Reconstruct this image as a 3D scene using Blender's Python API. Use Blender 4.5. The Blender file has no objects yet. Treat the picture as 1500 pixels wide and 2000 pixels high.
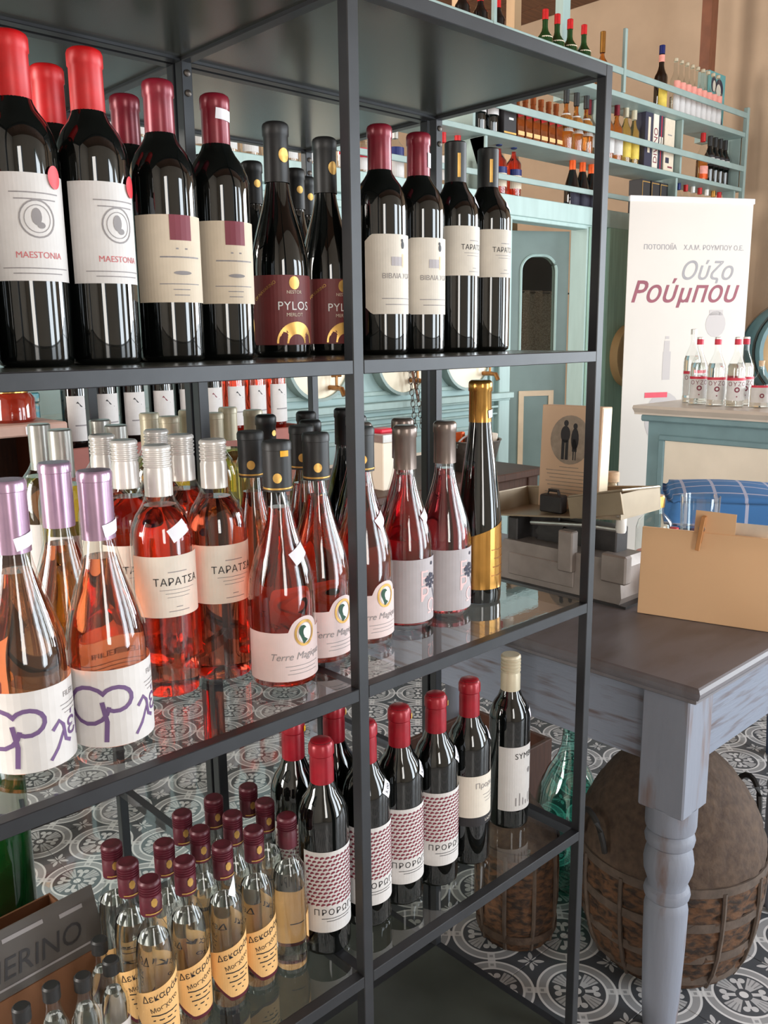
import bpy, bmesh, math, random
from mathutils import Vector, Matrix
random.seed(7)
PI = math.pi
SC = bpy.context.scene
COL = SC.collection

# ------------------------------------------------------------------ camera
cam_d = bpy.data.cameras.new('camera'); cam = bpy.data.objects.new('camera', cam_d); COL.objects.link(cam)
pitch, roll, yaw = 0.2001, -0.0118, -0.7552
fw = Vector((math.cos(pitch)*math.sin(-yaw), math.cos(pitch)*math.cos(yaw), -math.sin(pitch)))
rt = Vector((math.cos(yaw), math.sin(yaw), 0)); up = rt.cross(fw)
r2 = rt*math.cos(roll)+up*math.sin(roll); u2 = up*math.cos(roll)-rt*math.sin(roll)
M = Matrix((r2, u2, -fw)).transposed().to_4x4(); M.translation = Vector((-1.1766, -0.7580, 1.3753))
cam.matrix_world = M
cam_d.sensor_fit = 'HORIZONTAL'; cam_d.sensor_width = 36; cam_d.lens = 1707.1/1500*36
cam_d.clip_start = 0.02
SC.camera = cam

# ------------------------------------------------------------------ world, window and fill light, exposure
w = bpy.data.worlds.new('world'); SC.world = w; w.use_nodes = True
w.node_tree.nodes['Background'].inputs[0].default_value = (0.75, 0.86, 1.0, 1)
w.node_tree.nodes['Background'].inputs[1].default_value = 0.6
def window_light(name, loc, rot, sx, sy, power, col):
    l = bpy.data.lights.new(name, 'AREA'); l.shape = 'RECTANGLE'; l.size = sx; l.size_y = sy; l.energy = power; l.color = col
    o = bpy.data.objects.new(name, l); COL.objects.link(o); o.location = loc; o.rotation_euler = rot
COOL = (0.86, 0.94, 1.0); WARM = (1.0, 0.95, 0.88)
window_light('daylight_street_door', (1.35, -3.12, 1.3), (PI/2, 0, 0), 0.9, 2.3, 55, COOL)
window_light('daylight_shop_window', (3.5, -3.12, 1.5), (PI/2, 0, 0), 1.5, 2.2, 85, COOL)
window_light('daylight_front_window', (-1.9, -3.12, 1.6), (PI/2, 0, 0), 0.6, 1.9, 28, WARM)
window_light('daylight_side_window', (-3.12, 0.9, 1.75), (PI/2, 0, -PI/2), 0.8, 2.0, 80, WARM)
window_light('daylight_bay_window', (5.22, -1.3, 1.6), (PI/2, 0, PI/2), 1.8, 2.2, 190, COOL)
window_light('back_room_fill_light', (-3.12, 4.4, 2.0), (PI/2, 0, -PI/2), 1.6, 2.2, 260, WARM)  # unseen source, added to brighten the right wall behind the partition
SC.view_settings.view_transform = 'Standard'; SC.view_settings.look = 'None'
SC.view_settings.gamma = 1; SC.view_settings.use_curve_mapping = False
SC.view_settings.exposure = 0.55
try:
    SC.cycles.use_denoising = True; SC.cycles.max_bounces = 14; SC.cycles.transparent_max_bounces = 24
    SC.cycles.transmission_bounces = 12; SC.cycles.glossy_bounces = 5; SC.cycles.diffuse_bounces = 5
    SC.cycles.sample_clamp_indirect = 4.0
except Exception: pass

# ------------------------------------------------------------------ materials
MATS = {}
def srgb(r, g, b):
    f = lambda c: (c/255/12.92) if c/255 <= 0.04045 else ((c/255+0.055)/1.055)**2.4
    return (f(r), f(g), f(b), 1)
def new_mat(name):
    m = bpy.data.materials.new(name); m.use_nodes = True; MATS[name] = m
    return m, m.node_tree, m.node_tree.nodes['Principled BSDF']
def mat(name, rgb, rough=0.5, metal=0.0, vary=0.08, scale=20, bump=0.0, stretch=(1, 1, 1), coat=0.0, spec=0.5, rgb2=None, lo=0.35, hi=0.65, bscale=None):
    m, t, b = new_mat(name)
    c = srgb(*rgb); N = t.nodes
    tc = N.new('ShaderNodeTexCoord'); mp = N.new('ShaderNodeMapping'); mp.inputs['Scale'].default_value = stretch
    no = N.new('ShaderNodeTexNoise'); no.inputs['Scale'].default_value = scale; no.inputs['Detail'].default_value = 6
    cr = N.new('ShaderNodeValToRGB')
    c2 = srgb(*rgb2) if rgb2 else tuple(min(1, x*(1+vary)) for x in c[:3])+(1,)
    c1 = c if rgb2 else tuple(x*(1-vary) for x in c[:3])+(1,)
    cr.color_ramp.elements[0].color = c1; cr.color_ramp.elements[1].color = c2
    cr.color_ramp.elements[0].position = lo; cr.color_ramp.elements[1].position = hi
    t.links.new(tc.outputs['Object'], mp.inputs[0]); t.links.new(mp.outputs[0], no.inputs['Vector'])
    t.links.new(no.outputs[0], cr.inputs[0]); t.links.new(cr.outputs[0], b.inputs['Base Color'])
    b.inputs['Roughness'].default_value = rough; b.inputs['Metallic'].default_value = metal
    b.inputs['Coat Weight'].default_value = coat; b.inputs['Coat Roughness'].default_value = 0.03
    b.inputs['Specular IOR Level'].default_value = spec
    if bump:
        bp = N.new('ShaderNodeBump'); bp.inputs['Strength'].default_value = bump; bp.inputs['Distance'].default_value = 0.004
        src = no
        if bscale:
            src = N.new('ShaderNodeTexNoise'); src.inputs['Scale'].default_value = bscale; src.inputs['Detail'].default_value = 6
            t.links.new(mp.outputs[0], src.inputs['Vector'])
        t.links.new(src.outputs[0], bp.inputs['Height']); t.links.new(bp.outputs[0], b.inputs['Normal'])
    return m
def thin_glass(name, tint, ior=1.45, rough=0.01, boost=1.0):
    m, t, b = new_mat(name); N = t.nodes
    tr = N.new('ShaderNodeBsdfTransparent'); tr.inputs[0].default_value = tint
    gl = N.new('ShaderNodeBsdfGlossy'); gl.inputs['Roughness'].default_value = rough; gl.inputs[0].default_value = (1, 1, 1, 1)
    fr = N.new('ShaderNodeFresnel'); fr.inputs[0].default_value = ior
    mu = N.new('ShaderNodeMath'); mu.operation = 'MULTIPLY'; mu.inputs[1].default_value = boost; mu.use_clamp = True
    no = N.new('ShaderNodeTexNoise'); no.inputs['Scale'].default_value = 60; bp = N.new('ShaderNodeBump'); bp.inputs['Strength'].default_value = 0.02
    t.links.new(no.outputs[0], bp.inputs['Height']); t.links.new(bp.outputs[0], gl.inputs['Normal'])
    mx = N.new('ShaderNodeMixShader')
    ge = N.new('ShaderNodeNewGeometry'); iv = N.new('ShaderNodeMath'); iv.operation = 'SUBTRACT'; iv.inputs[0].default_value = 1.0
    m2 = N.new('ShaderNodeMath'); m2.operation = 'MULTIPLY'
    t.links.new(ge.outputs['Backfacing'], iv.inputs[1]); t.links.new(iv.outputs[0], m2.inputs[0]); t.links.new(mu.outputs[0], m2.inputs[1])
    t.links.new(fr.outputs[0], mu.inputs[0]); t.links.new(m2.outputs[0], mx.inputs[0])
    t.links.new(tr.outputs[0], mx.inputs[1]); t.links.new(gl.outputs[0], mx.inputs[2])
    t.links.new(mx.outputs[0], N['Material Output'].inputs[0])
    return m
def liquid(name, col, ior=1.33, rough=0.0):
    m, t, b = new_mat(name)
    b.inputs['Base Color'].default_value = col; b.inputs['Transmission Weight'].default_value = 1.0
    b.inputs['IOR'].default_value = ior; b.inputs['Roughness'].default_value = rough
    no = t.nodes.new('ShaderNodeTexNoise'); no.inputs['Scale'].default_value = 8
    bp = t.nodes.new('ShaderNodeBump'); bp.inputs['Strength'].default_value = 0.03
    t.links.new(no.outputs[0], bp.inputs['Height']); t.links.new(bp.outputs[0], b.inputs['Normal'])
    return m

class NX:                      # tiny expression builder on math nodes
    def __init__(s, t): s.t = t
    def op(s, o, *a, clamp=False):
        n = s.t.nodes.new('ShaderNodeMath'); n.operation = o; n.use_clamp = clamp
        for i, v in enumerate(a):
            if isinstance(v, (int, float)): n.inputs[i].default_value = v
            else: s.t.links.new(v, n.inputs[i])
        return n.outputs[0]
    def band(s, x, a, b): return s.op('MULTIPLY', s.op('GREATER_THAN', x, a), s.op('LESS_THAN', x, b))
def tile_material():
    m, t, b = new_mat('cement_tile'); N = t.nodes; e = NX(t)
    uv = N.new('ShaderNodeUVMap'); sp = N.new('ShaderNodeSeparateXYZ'); t.links.new(uv.outputs[0], sp.inputs[0])
    u = e.op('SUBTRACT', sp.outputs[0], 0.5); v = e.op('SUBTRACT', sp.outputs[1], 0.5)
    au = e.op('ABSOLUTE', u); av = e.op('ABSOLUTE', v)
    qu = e.op('SUBTRACT', 0.5, au); qv = e.op('SUBTRACT', 0.5, av)
    L = lambda x, y: e.op('SQRT', e.op('ADD', e.op('MULTIPLY', x, x), e.op('MULTIPLY', y, y)))
    rc = L(u, v); rq = L(qu, qv)
    near = e.op('LESS_THAN', rc, rq)
    inv = e.op('SUBTRACT', 1.0, near)
    r = e.op('MINIMUM', rc, rq)
    x = e.op('ADD', e.op('MULTIPLY', near, au), e.op('MULTIPLY', inv, qu))
    y = e.op('ADD', e.op('MULTIPLY', near, av), e.op('MULTIPLY', inv, qv))
    th = e.op('ARCTAN2', y, x)                         # 0..pi/2, lattice axis at pi/4
    c4 = e.op('COSINE', e.op('MULTIPLY', th, 4.0))     # -1 on the lattice axes, +1 on the tile axes
    c8 = e.op('COSINE', e.op('MULTIPLY', th, 8.0))
    # rings
    white = e.op('MAXIMUM', e.band(r, 0.325, 0.346), e.band(r, 0.243, 0.264))
    greyring = e.band(r, 0.264, 0.325)
    # connectors across the ring on the lattice axes
    lat = e.op('MULTIPLY', e.op('ABSOLUTE', e.op('SUBTRACT', th, PI/4)), r)
    conn = e.op('MULTIPLY', e.band(lat, -1, 0.034), e.band(r, 0.262, 0.36))
    dot = e.op('MULTIPLY', e.band(lat, -1, 0.016), e.band(r, 0.283, 0.312))
    white = e.op('MAXIMUM', white, e.op('SUBTRACT', e.op('MULTIPLY', conn, 0.85), dot, clamp=True))
    # inner flower: fans on tile axes, scrolls on lattice axes
    fan = e.op('MULTIPLY', e.op('GREATER_THAN', c4, 0.25), e.band(r, 0.07, 0.225))
    rib = e.op('MULTIPLY', e.op('GREATER_THAN', e.op('COSINE', e.op('MULTIPLY', th, 32.0)), 0.55), e.band(r, 0.13, 0.225))
    fan = e.op('SUBTRACT', fan, e.op('MULTIPLY', rib, 0.55), clamp=True)
    # two lobes of the scroll: circles beside the lattice axis
    lx = e.op('MULTIPLY', r, e.op('COSINE', e.op('SUBTRACT', th, PI/4)))
    s1 = L(e.op('SUBTRACT', lx, 0.165), e.op('SUBTRACT', lat, 0.035))
    scroll = e.op('MAXIMUM', e.op('LESS_THAN', s1, 0.03), e.op('MULTIPLY', e.op('LESS_THAN', lat, 0.018), e.band(r, 0.07, 0.16)))
    centre = e.op('LESS_THAN', r, 0.038)
    flower = e.op('MAXIMUM', e.op('MULTIPLY', fan, 0.62), e.op('MAXIMUM', e.op('MULTIPLY', scroll, 0.8), centre))
    # star at the tile edge midpoints
    m1 = L(qu, v); m2 = L(u, qv)
    usem = e.op('LESS_THAN', m1, m2); iu = e.op('SUBTRACT', 1.0, usem)
    sx = e.op('ADD', e.op('MULTIPLY', usem, qu), e.op('MULTIPLY', iu, au))
    sy = e.op('ADD', e.op('MULTIPLY', usem, av), e.op('MULTIPLY', iu, qv))
    sr = L(sx, sy); st = e.op('ARCTAN2', sy, sx)
    d1 = e.op('MULTIPLY', sr, e.op('ABSOLUTE', e.op('SINE', e.op('SUBTRACT', st, PI/4))))
    wid = e.op('MULTIPLY', 0.02, e.op('SINE', e.op('MULTIPLY', e.op('SUBTRACT', sr, 0.015), 28.0)))
    leaf = e.op('MULTIPLY', e.op('LESS_THAN', d1, wid), e.band(sr, 0.018, 0.118))
    d2 = e.op('MINIMUM', sx, sy); leaf2 = e.op('MULTIPLY', e.op('LESS_THAN', d2, 0.007), e.band(sr, 0.018, 0.075))
    star = e.op('MAXIMUM', leaf, leaf2)
    inside = e.op('LESS_THAN', r, 0.243)
    out = e.op('GREATER_THAN', r, 0.348)
    lum = e.op('MAXIMUM', white, e.op('MULTIPLY', greyring, 0.42))
    lum = e.op('MAXIMUM', lum, e.op('MULTIPLY', inside, flower))
    lum = e.op('MAXIMUM', lum, e.op('MULTIPLY', out, e.op('MULTIPLY', star, 0.75)))
    no = N.new('ShaderNodeTexNoise'); no.inputs['Scale'].default_value = 9
    gi = N.new('ShaderNodeNewGeometry'); t.links.new(gi.outputs['Position'], no.inputs['Vector'])
    lum = e.op('ADD', lum, e.op('MULTIPLY', e.op('SUBTRACT', no.outputs[0], 0.5), 0.08), clamp=True)
    cr = N.new('ShaderNodeValToRGB'); t.links.new(lum, cr.inputs[0])
    cr.color_ramp.elements[0].color = srgb(82, 85, 90); cr.color_ramp.elements[1].color = srgb(236, 235, 235)
    k = cr.color_ramp.elements.new(0.42); k.color = srgb(164, 164, 166)
    t.links.new(cr.outputs[0], b.inputs['Base Color'])
    b.inputs['Roughness'].default_value = 0.34
    return m
def plaid_material():
    m, t, b = new_mat('blue_plaid_cloth'); N = t.nodes; e = NX(t)
    tc = N.new('ShaderNodeTexCoord'); sp = N.new('ShaderNodeSeparateXYZ'); t.links.new(tc.outputs['Object'], sp.inputs[0])
    f = lambda a: e.op('LESS_THAN', e.op('ABSOLUTE', e.op('SUBTRACT', e.op('FRACT', e.op('MULTIPLY', a, 11.0)), 0.5)), 0.055)
    ln = e.op('MAXIMUM', f(sp.outputs[0]), f(sp.outputs[1]))
    ln = e.op('MAXIMUM', ln, e.op('MULTIPLY', e.op('LESS_THAN', e.op('ABSOLUTE', e.op('ADD', sp.outputs[2], 0.035)), 0.004), 1.0))
    mx = N.new('ShaderNodeMix'); mx.data_type = 'RGBA'
    t.links.new(ln, mx.inputs['Factor']); mx.inputs['A'].default_value = srgb(66, 116, 170); mx.inputs['B'].default_value = srgb(176, 178, 200)
    t.links.new(mx.outputs['Result'], b.inputs['Base Color']); b.inputs['Roughness'].default_value = 0.9
    return m
tile_material(); plaid_material()
mat('rack_black', (44, 45, 48), 0.38, 0.3, 0.1, 30, 0.05)
mat('rack_panel', (58, 60, 54), 0.22, 0.0, 0.1, 10)
mat('rack_floor_panel', (20, 20, 20), 0.5, 0.0, 0.2, 10)
mat('dusty_panel', (120, 112, 98), 0.8, 0.0, 0.15, 60, 0.1, rgb2=(58, 55, 50), lo=0.3, hi=0.75)
thin_glass('shelf_glass', (0.93, 0.95, 0.94, 1), 1.5, 0.012, 1.6)
mat('dark_glass', (8, 10, 9), 0.04, 0, 0.2, 10, coat=0.6)
mat('brown_glass', (24, 14, 6), 0.04, 0, 0.2, 10, coat=0.6)
mat('green_glass', (16, 58, 22), 0.05, 0, 0.2, 10, coat=0.5)
thin_glass('clear_glass', (0.96, 0.97, 0.96, 1), 1.5, 0.01, 1.3)
thin_glass('plain_glass', (0.93, 0.95, 0.94, 1), 1.5, 0.02, 1.6)
thin_glass('pane_glass', (0.9, 0.9, 0.88, 1), 1.45, 0.02, 0.35)
mat('whisky_brown', (120, 56, 20), 0.12, 0, 0.3, 20, coat=0.5)
thin_glass('demijohn_glass', (0.50, 0.80, 0.74, 1), 1.5, 0.05, 3.0)
liquid('rose_wine', (0.87, 0.165, 0.085, 1))
liquid('pink_wine', (0.90, 0.10, 0.13, 1))
liquid('orange_wine', (0.87, 0.25, 0.095, 1))
liquid('white_wine', (0.80, 0.70, 0.25, 1))
liquid('clear_spirit', (0.97, 0.97, 0.95, 1))
liquid('amber_spirit', (0.85, 0.32, 0.05, 1))
liquid('red_spirit', (0.9, 0.07, 0.03, 1))
mat('cap_red', (186, 16, 20), 0.42, 0.1, 0.15, 40)
mat('cap_burgundy', (120, 24, 40), 0.3, 0.2, 0.2, 40)
mat('cap_claret', (150, 24, 38), 0.3, 0.2, 0.15, 60, 0.05)
mat('cap_maroon', (84, 26, 38), 0.4, 0.2, 0.25, 60, 0.05)
mat('cap_black', (34, 33, 33), 0.45, 0.1, 0.2, 40)
mat('cap_lavender', (172, 142, 166), 0.25, 0.6, 0.08, 30)
mat('cap_white', (222, 216, 210), 0.3, 0.25, 0.05, 30)
mat('cap_cream', (196, 184, 158), 0.4, 0.2, 0.06, 30)
mat('cap_silver', (178, 176, 170), 0.3, 0.6, 0.08, 30)
mat('cap_taupe', (132, 118, 110), 0.3, 0.6, 0.08, 30)
mat('gold', (192, 142, 72), 0.22, 0.85, 0.1, 30)
mat('gold_foil', (214, 168, 92), 0.35, 0.6, 0.2, 40)
mat('cap_blue', (24, 36, 96), 0.3, 0.1, 0.1, 30)
mat('cap_orange', (216, 84, 24), 0.35, 0.4, 0.15, 30)
mat('label_white', (208, 203, 200), 0.65, 0, 0.03, 50)
mat('label_cream', (212, 196, 174), 0.65, 0, 0.03, 50)
mat('label_ivory', (216, 206, 192), 0.65, 0, 0.03, 50)
mat('label_grey', (176, 168, 170), 0.6, 0, 0.03, 50)
mat('label_blush', (216, 194, 190), 0.6, 0, 0.03, 50)
mat('label_maroon', (112, 44, 44), 0.55, 0, 0.06, 50)
mat('label_kraft', (226, 178, 116), 0.6, 0, 0.05, 30)
mat('label_yellow', (212, 184, 76), 0.6, 0, 0.1, 30)
mat('label_pink', (226, 150, 136), 0.6, 0, 0.1, 30)
mat('ink_black', (34, 30, 32), 0.6); mat('ink_grey', (140, 134, 134), 0.6); mat('ink_red', (196, 96, 100), 0.6)
mat('ink_maroon', (124, 44, 60), 0.55); mat('ink_purple', (106, 78, 122), 0.55); mat('ink_pink', (232, 190, 188), 0.6)
mat('ink_white', (232, 230, 226), 0.6); mat('seal_red', (206, 30, 44), 0.4, vary=0.15); mat('ink_green', (28, 74, 52), 0.6)
mat('ink_navy', (44, 42, 62), 0.6); mat('red_band', (200, 40, 62), 0.5)
mat('sticker_white', (232, 230, 236), 0.6, 0, 0.02, 60); mat('sticker_yellow', (232, 170, 20), 0.5)
mat('table_paint', (130, 134, 146), 0.55, 0, 0.1, 22, 0.35, (1, 1, 0.16), rgb2=(112, 86, 74), lo=0.55, hi=0.70, bscale=60)
mat('table_apron_paint', (122, 128, 142), 0.55, 0, 0.1, 12, 0.35, (0.6, 0.6, 6), rgb2=(94, 82, 84), lo=0.52, hi=0.68, bscale=24)
mat('table_top_paint', (112, 108, 112), 0.42, 0, 0.1, 5, 0.12, (1, 3, 1), rgb2=(96, 88, 88), lo=0.45, hi=0.7)
mat('teal_paint', (156, 178, 173), 0.5, 0, 0.06, 8, 0.06, (3, 3, 0.4))
mat('teal_panel', (154, 179, 177), 0.5, 0, 0.05, 6, 0.05)
mat('teal_shelf', (140, 158, 153), 0.5, 0, 0.06, 8)
mat('door_teal', (98, 114, 108), 0.5, 0, 0.06, 8, 0.06)
mat('pilaster_green', (130, 160, 144), 0.55, 0, 0.12, 10, 0.1, (6, 6, 0.3))
mat('counter_teal', (116, 142, 146), 0.5, 0, 0.08, 8, 0.08)
mat('cream_paint', (232, 216, 196), 0.55, 0, 0.03, 8); mat('beige_trim', (192, 166, 136), 0.55, 0, 0.06, 12)
mat('wall_plaster', (186, 160, 134), 0.85, 0, 0.06, 3, 0.12); mat('wall_pale', (206, 196, 182), 0.85, 0, 0.04, 3, 0.1)
mat('ceiling_wood', (112, 72, 48), 0.55, 0, 0.15, 6, 0.15, (0.5, 8, 1), rgb2=(84, 52, 34))
mat('wood_pale', (196, 164, 128), 0.6, 0, 0.1, 12, 0.1, (1, 1, 0.1)); mat('wood_brown', (122, 74, 50), 0.55, 0, 0.12, 12, 0.1, (8, 1, 1))
mat('wood_dark', (72, 44, 32), 0.5, 0, 0.2, 12, 0.15, (8, 1, 1)); mat('wood_crate', (152, 86, 74), 0.6, 0, 0.1, 12, 0.1, (1, 8, 1))
mat('pink_wood', (186, 150, 136), 0.6, 0, 0.12, 10, 0.1, (1, 6, 1))
mat('barrel_cream', (244, 232, 206), 0.5, 0, 0.03, 8); mat('barrel_tan', (178, 142, 98), 0.6, 0, 0.08, 8)
mat('brass', (150, 104, 60), 0.35, 0.8, 0.2, 40); mat('iron', (96, 88, 82), 0.45, 0.7, 0.2, 40)
mat('marble', (206, 190, 176), 0.35, 0, 0.06, 6); mat('banner_vinyl', (192, 182, 172), 0.55, 0, 0.02, 2)
mat('banner_ghost', (170, 160, 156), 0.55, 0, 0.02, 2)
mat('scale_paint', (150, 140, 134), 0.42, 0.35, 0.12, 18, 0.15); mat('scale_dark', (66, 64, 64), 0.4, 0.5, 0.2, 30)
mat('tin', (152, 136, 114), 0.4, 0.45, 0.1, 12, 0.08); mat('steel', (200, 196, 190), 0.3, 0.8, 0.1, 30)
mat('kraft', (236, 192, 148), 0.75, 0, 0.03, 4, 0.03); mat('pine', (198, 138, 84), 0.6, 0, 0.15, 30, 0.1, (1, 1, 0.1))
mat('box_tan', (206, 172, 142), 0.6, 0, 0.05, 6); mat('box_edge', (244, 222, 188), 0.6, 0, 0.03, 6); mat('photo_grey', (150, 134, 118), 0.7, 0, 0.2, 40)
mat('black_weight', (44, 40, 40), 0.5, 0, 0.2, 20); mat('porcelain', (236, 232, 226), 0.25, 0, 0.02, 6)
mat('red_plastic', (206, 36, 58), 0.35, 0, 0.08, 20); mat('white_plastic', (236, 232, 232), 0.35, 0, 0.03, 20); mat('cork', (206, 176, 146), 0.8, 0, 0.12, 80)
mat('wicker_dark', (66, 50, 41), 0.85, 0, 0.3, 60, 0.8, (1, 1, 1), rgb2=(94, 75, 60), lo=0.3, hi=0.75)
mat('wicker_straw', (98, 66, 42), 0.8, 0, 0.3, 46, 1.0, (1, 1, 2), rgb2=(44, 33, 26), lo=0.4, hi=0.62)
mat('wicker_strap', (86, 72, 62), 0.75, 0, 0.2, 40, 0.5); mat('rope_black', (32, 28, 26), 0.7, 0, 0.2, 60)
mat('stool_frame', (52, 66, 92), 0.5, 0, 0.1, 20)
mat('carton_brown', (112, 72, 44), 0.8, 0, 0.08, 6); mat('carton_grey', (78, 72, 68), 0.7, 0, 0.1, 10); mat('bottle_green', (8, 66, 24), 0.1, 0, 0.4, 14, coat=0.4)
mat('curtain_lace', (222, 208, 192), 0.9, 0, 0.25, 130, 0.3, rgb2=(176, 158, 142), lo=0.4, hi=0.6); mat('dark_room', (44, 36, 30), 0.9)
mat('sign_blue', (96, 160, 162), 0.5, 0, 0.06, 10); mat('teal_tin', (62, 128, 140), 0.35, 0.2, 0.4, 50, rgb2=(150, 150, 130), lo=0.45, hi=0.65)
mat('amber_jar', (130, 34, 18), 0.08, 0, 0.3, 20, coat=0.6); mat('plaster_floor', (88, 86, 84), 0.8)

# ------------------------------------------------------------------ mesh helpers
def mesh(name, vs, fs, smooth=False, ang=0.6, uvs=None):
    me = bpy.data.meshes.new(name); me.from_pydata([tuple(v) for v in vs], [], fs); me.update()
    if smooth:
        me.shade_smooth()
        try: me.set_sharp_from_angle(angle=ang)
        except Exception: pass
    return me
def obj(name, me, m, parent=None, loc=(0, 0, 0), rot=(0, 0, 0)):
    o = bpy.data.objects.new(name, me); COL.objects.link(o)
    if m and not me.materials: me.materials.append(MATS[m])
    o.location = loc; o.rotation_euler = rot
    if parent: o.parent = parent
    return o
def thing(name, label, cat, loc=(0, 0, 0), rotz=0, group=None):
    o = bpy.data.objects.new(name, None); o.empty_display_size = 0.05; COL.objects.link(o)
    o.location = loc; o.rotation_euler = (0, 0, rotz); o['label'] = label; o['category'] = cat
    if group: o['group'] = group
    return o
def tag(o, label, cat, group=None):
    o['label'] = label; o['category'] = cat
    if group: o['group'] = group
    return o
def struct(o):
    o['kind'] = 'structure'; return o
def dup(root, loc, rotz=0, label=None, group=None):
    r = root.copy(); COL.objects.link(r); r.location = loc; r.rotation_euler = (0, 0, rotz)
    if label: r['label'] = label
    if group: r['group'] = group
    for ch in list(root.children):
        c = ch.copy(); COL.objects.link(c); c.parent = r
        for g in list(ch.children):
            h = g.copy(); COL.objects.link(h); h.parent = c
    return r
_bc = {}
def bxm(sx, sy, sz, bev=0.0, seg=1):                 # box mesh, centred in x,y, base at z=0
    k = (round(sx, 5), round(sy, 5), round(sz, 5), bev, seg)
    bm = bmesh.new(); bmesh.ops.create_cube(bm, size=1)
    for v in bm.verts: v.co = Vector((v.co.x*sx, v.co.y*sy, (v.co.z+0.5)*sz))
    if bev: bmesh.ops.bevel(bm, geom=bm.edges[:], offset=bev, segments=seg, affect='EDGES', profile=0.5)
    me = bpy.data.meshes.new('box'); bm.to_mesh(me); bm.free(); return me
def bx(name, x0, x1, y0, y1, z0, z1, m, parent=None, bev=0.0, rotz=0):   # box by bounds (in parent space)
    me = bxm(abs(x1-x0), abs(y1-y0), abs(z1-z0), bev)
    return obj(name, me, m, parent, ((x0+x1)/2, (y0+y1)/2, min(z0, z1)), (0, 0, rotz))
def lathe(prof, seg=36, name='lathe', ang=0.7):
    vs = []; fs = []; rings = []
    for r, z in prof:
        if r < 1e-6: rings.append([len(vs)]); vs.append((0, 0, z))
        else:
            i0 = len(vs); rings.append(list(range(i0, i0+seg)))
            vs += [(r*math.sin(2*PI*k/seg), -r*math.cos(2*PI*k/seg), z) for k in range(seg)]
    for a, b in zip(rings, rings[1:]):
        for k in range(seg):
            k2 = (k+1) % seg
            if len(a) == 1 and len(b) == 1: continue
            if len(a) == 1: fs.append((a[0], b[k2], b[k]))
            elif len(b) == 1: fs.append((a[k], a[k2], b[0]))
            else: fs.append((a[k], a[k2], b[k2], b[k]))
    return mesh(name, vs, fs, True, ang)
def rz(prof, z):
    for (r0, z0), (r1, z1) in zip(prof, prof[1:]):
        if z0 <= z <= z1 and z1 > z0: return r0+(r1-r0)*(z-z0)/(z1-z0)
    return prof[-1][0]
def tube(pts, rad, seg=8, closed=False, name='tube'):
    P = [Vector(p) for p in pts]; vs = []; fs = []; n = len(P)
    rads = rad if isinstance(rad, (list, tuple)) else [rad]*n
    for i, p in enumerate(P):
        a = P[(i-1) % n] if (closed or i > 0) else P[0]; b = P[(i+1) % n] if (closed or i < n-1) else P[-1]
        d = (b-a).normalized(); h = Vector((0, 0, 1)) if abs(d.z) < 0.9 else Vector((1, 0, 0))
        s = d.cross(h).normalized(); q = s.cross(d)
        vs += [tuple(p+(s*math.cos(2*PI*k/seg)+q*math.sin(2*PI*k/seg))*rads[i]) for k in range(seg)]
    for i in range(n if closed else n-1):
        j = (i+1) % n
        for k in range(seg):
            fs.append((i*seg+k, i*seg+(k+1) % seg, j*seg+(k+1) % seg, j*seg+k))
    if not closed: fs += [tuple(range(seg-1, -1, -1)), tuple(range((n-1)*seg, n*seg))]
    return mesh(name, vs, fs, True)
def prism(poly, depth, name='prism', bev=0):         # polygon in (x,z), extruded along +y
    n = len(poly); vs = [(x, 0, z) for x, z in poly]+[(x, depth, z) for x, z in poly]
    fs = [tuple(range(n)), tuple(range(2*n-1, n-1, -1))]+[(i, i+n, (i+1) % n+n, (i+1) % n) for i in range(n)]
    me = mesh(name, vs, fs)
    bm = bmesh.new(); bm.from_mesh(me); bmesh.ops.recalc_face_normals(bm, faces=bm.faces[:]); bm.to_mesh(me); bm.free()
    return me
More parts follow.
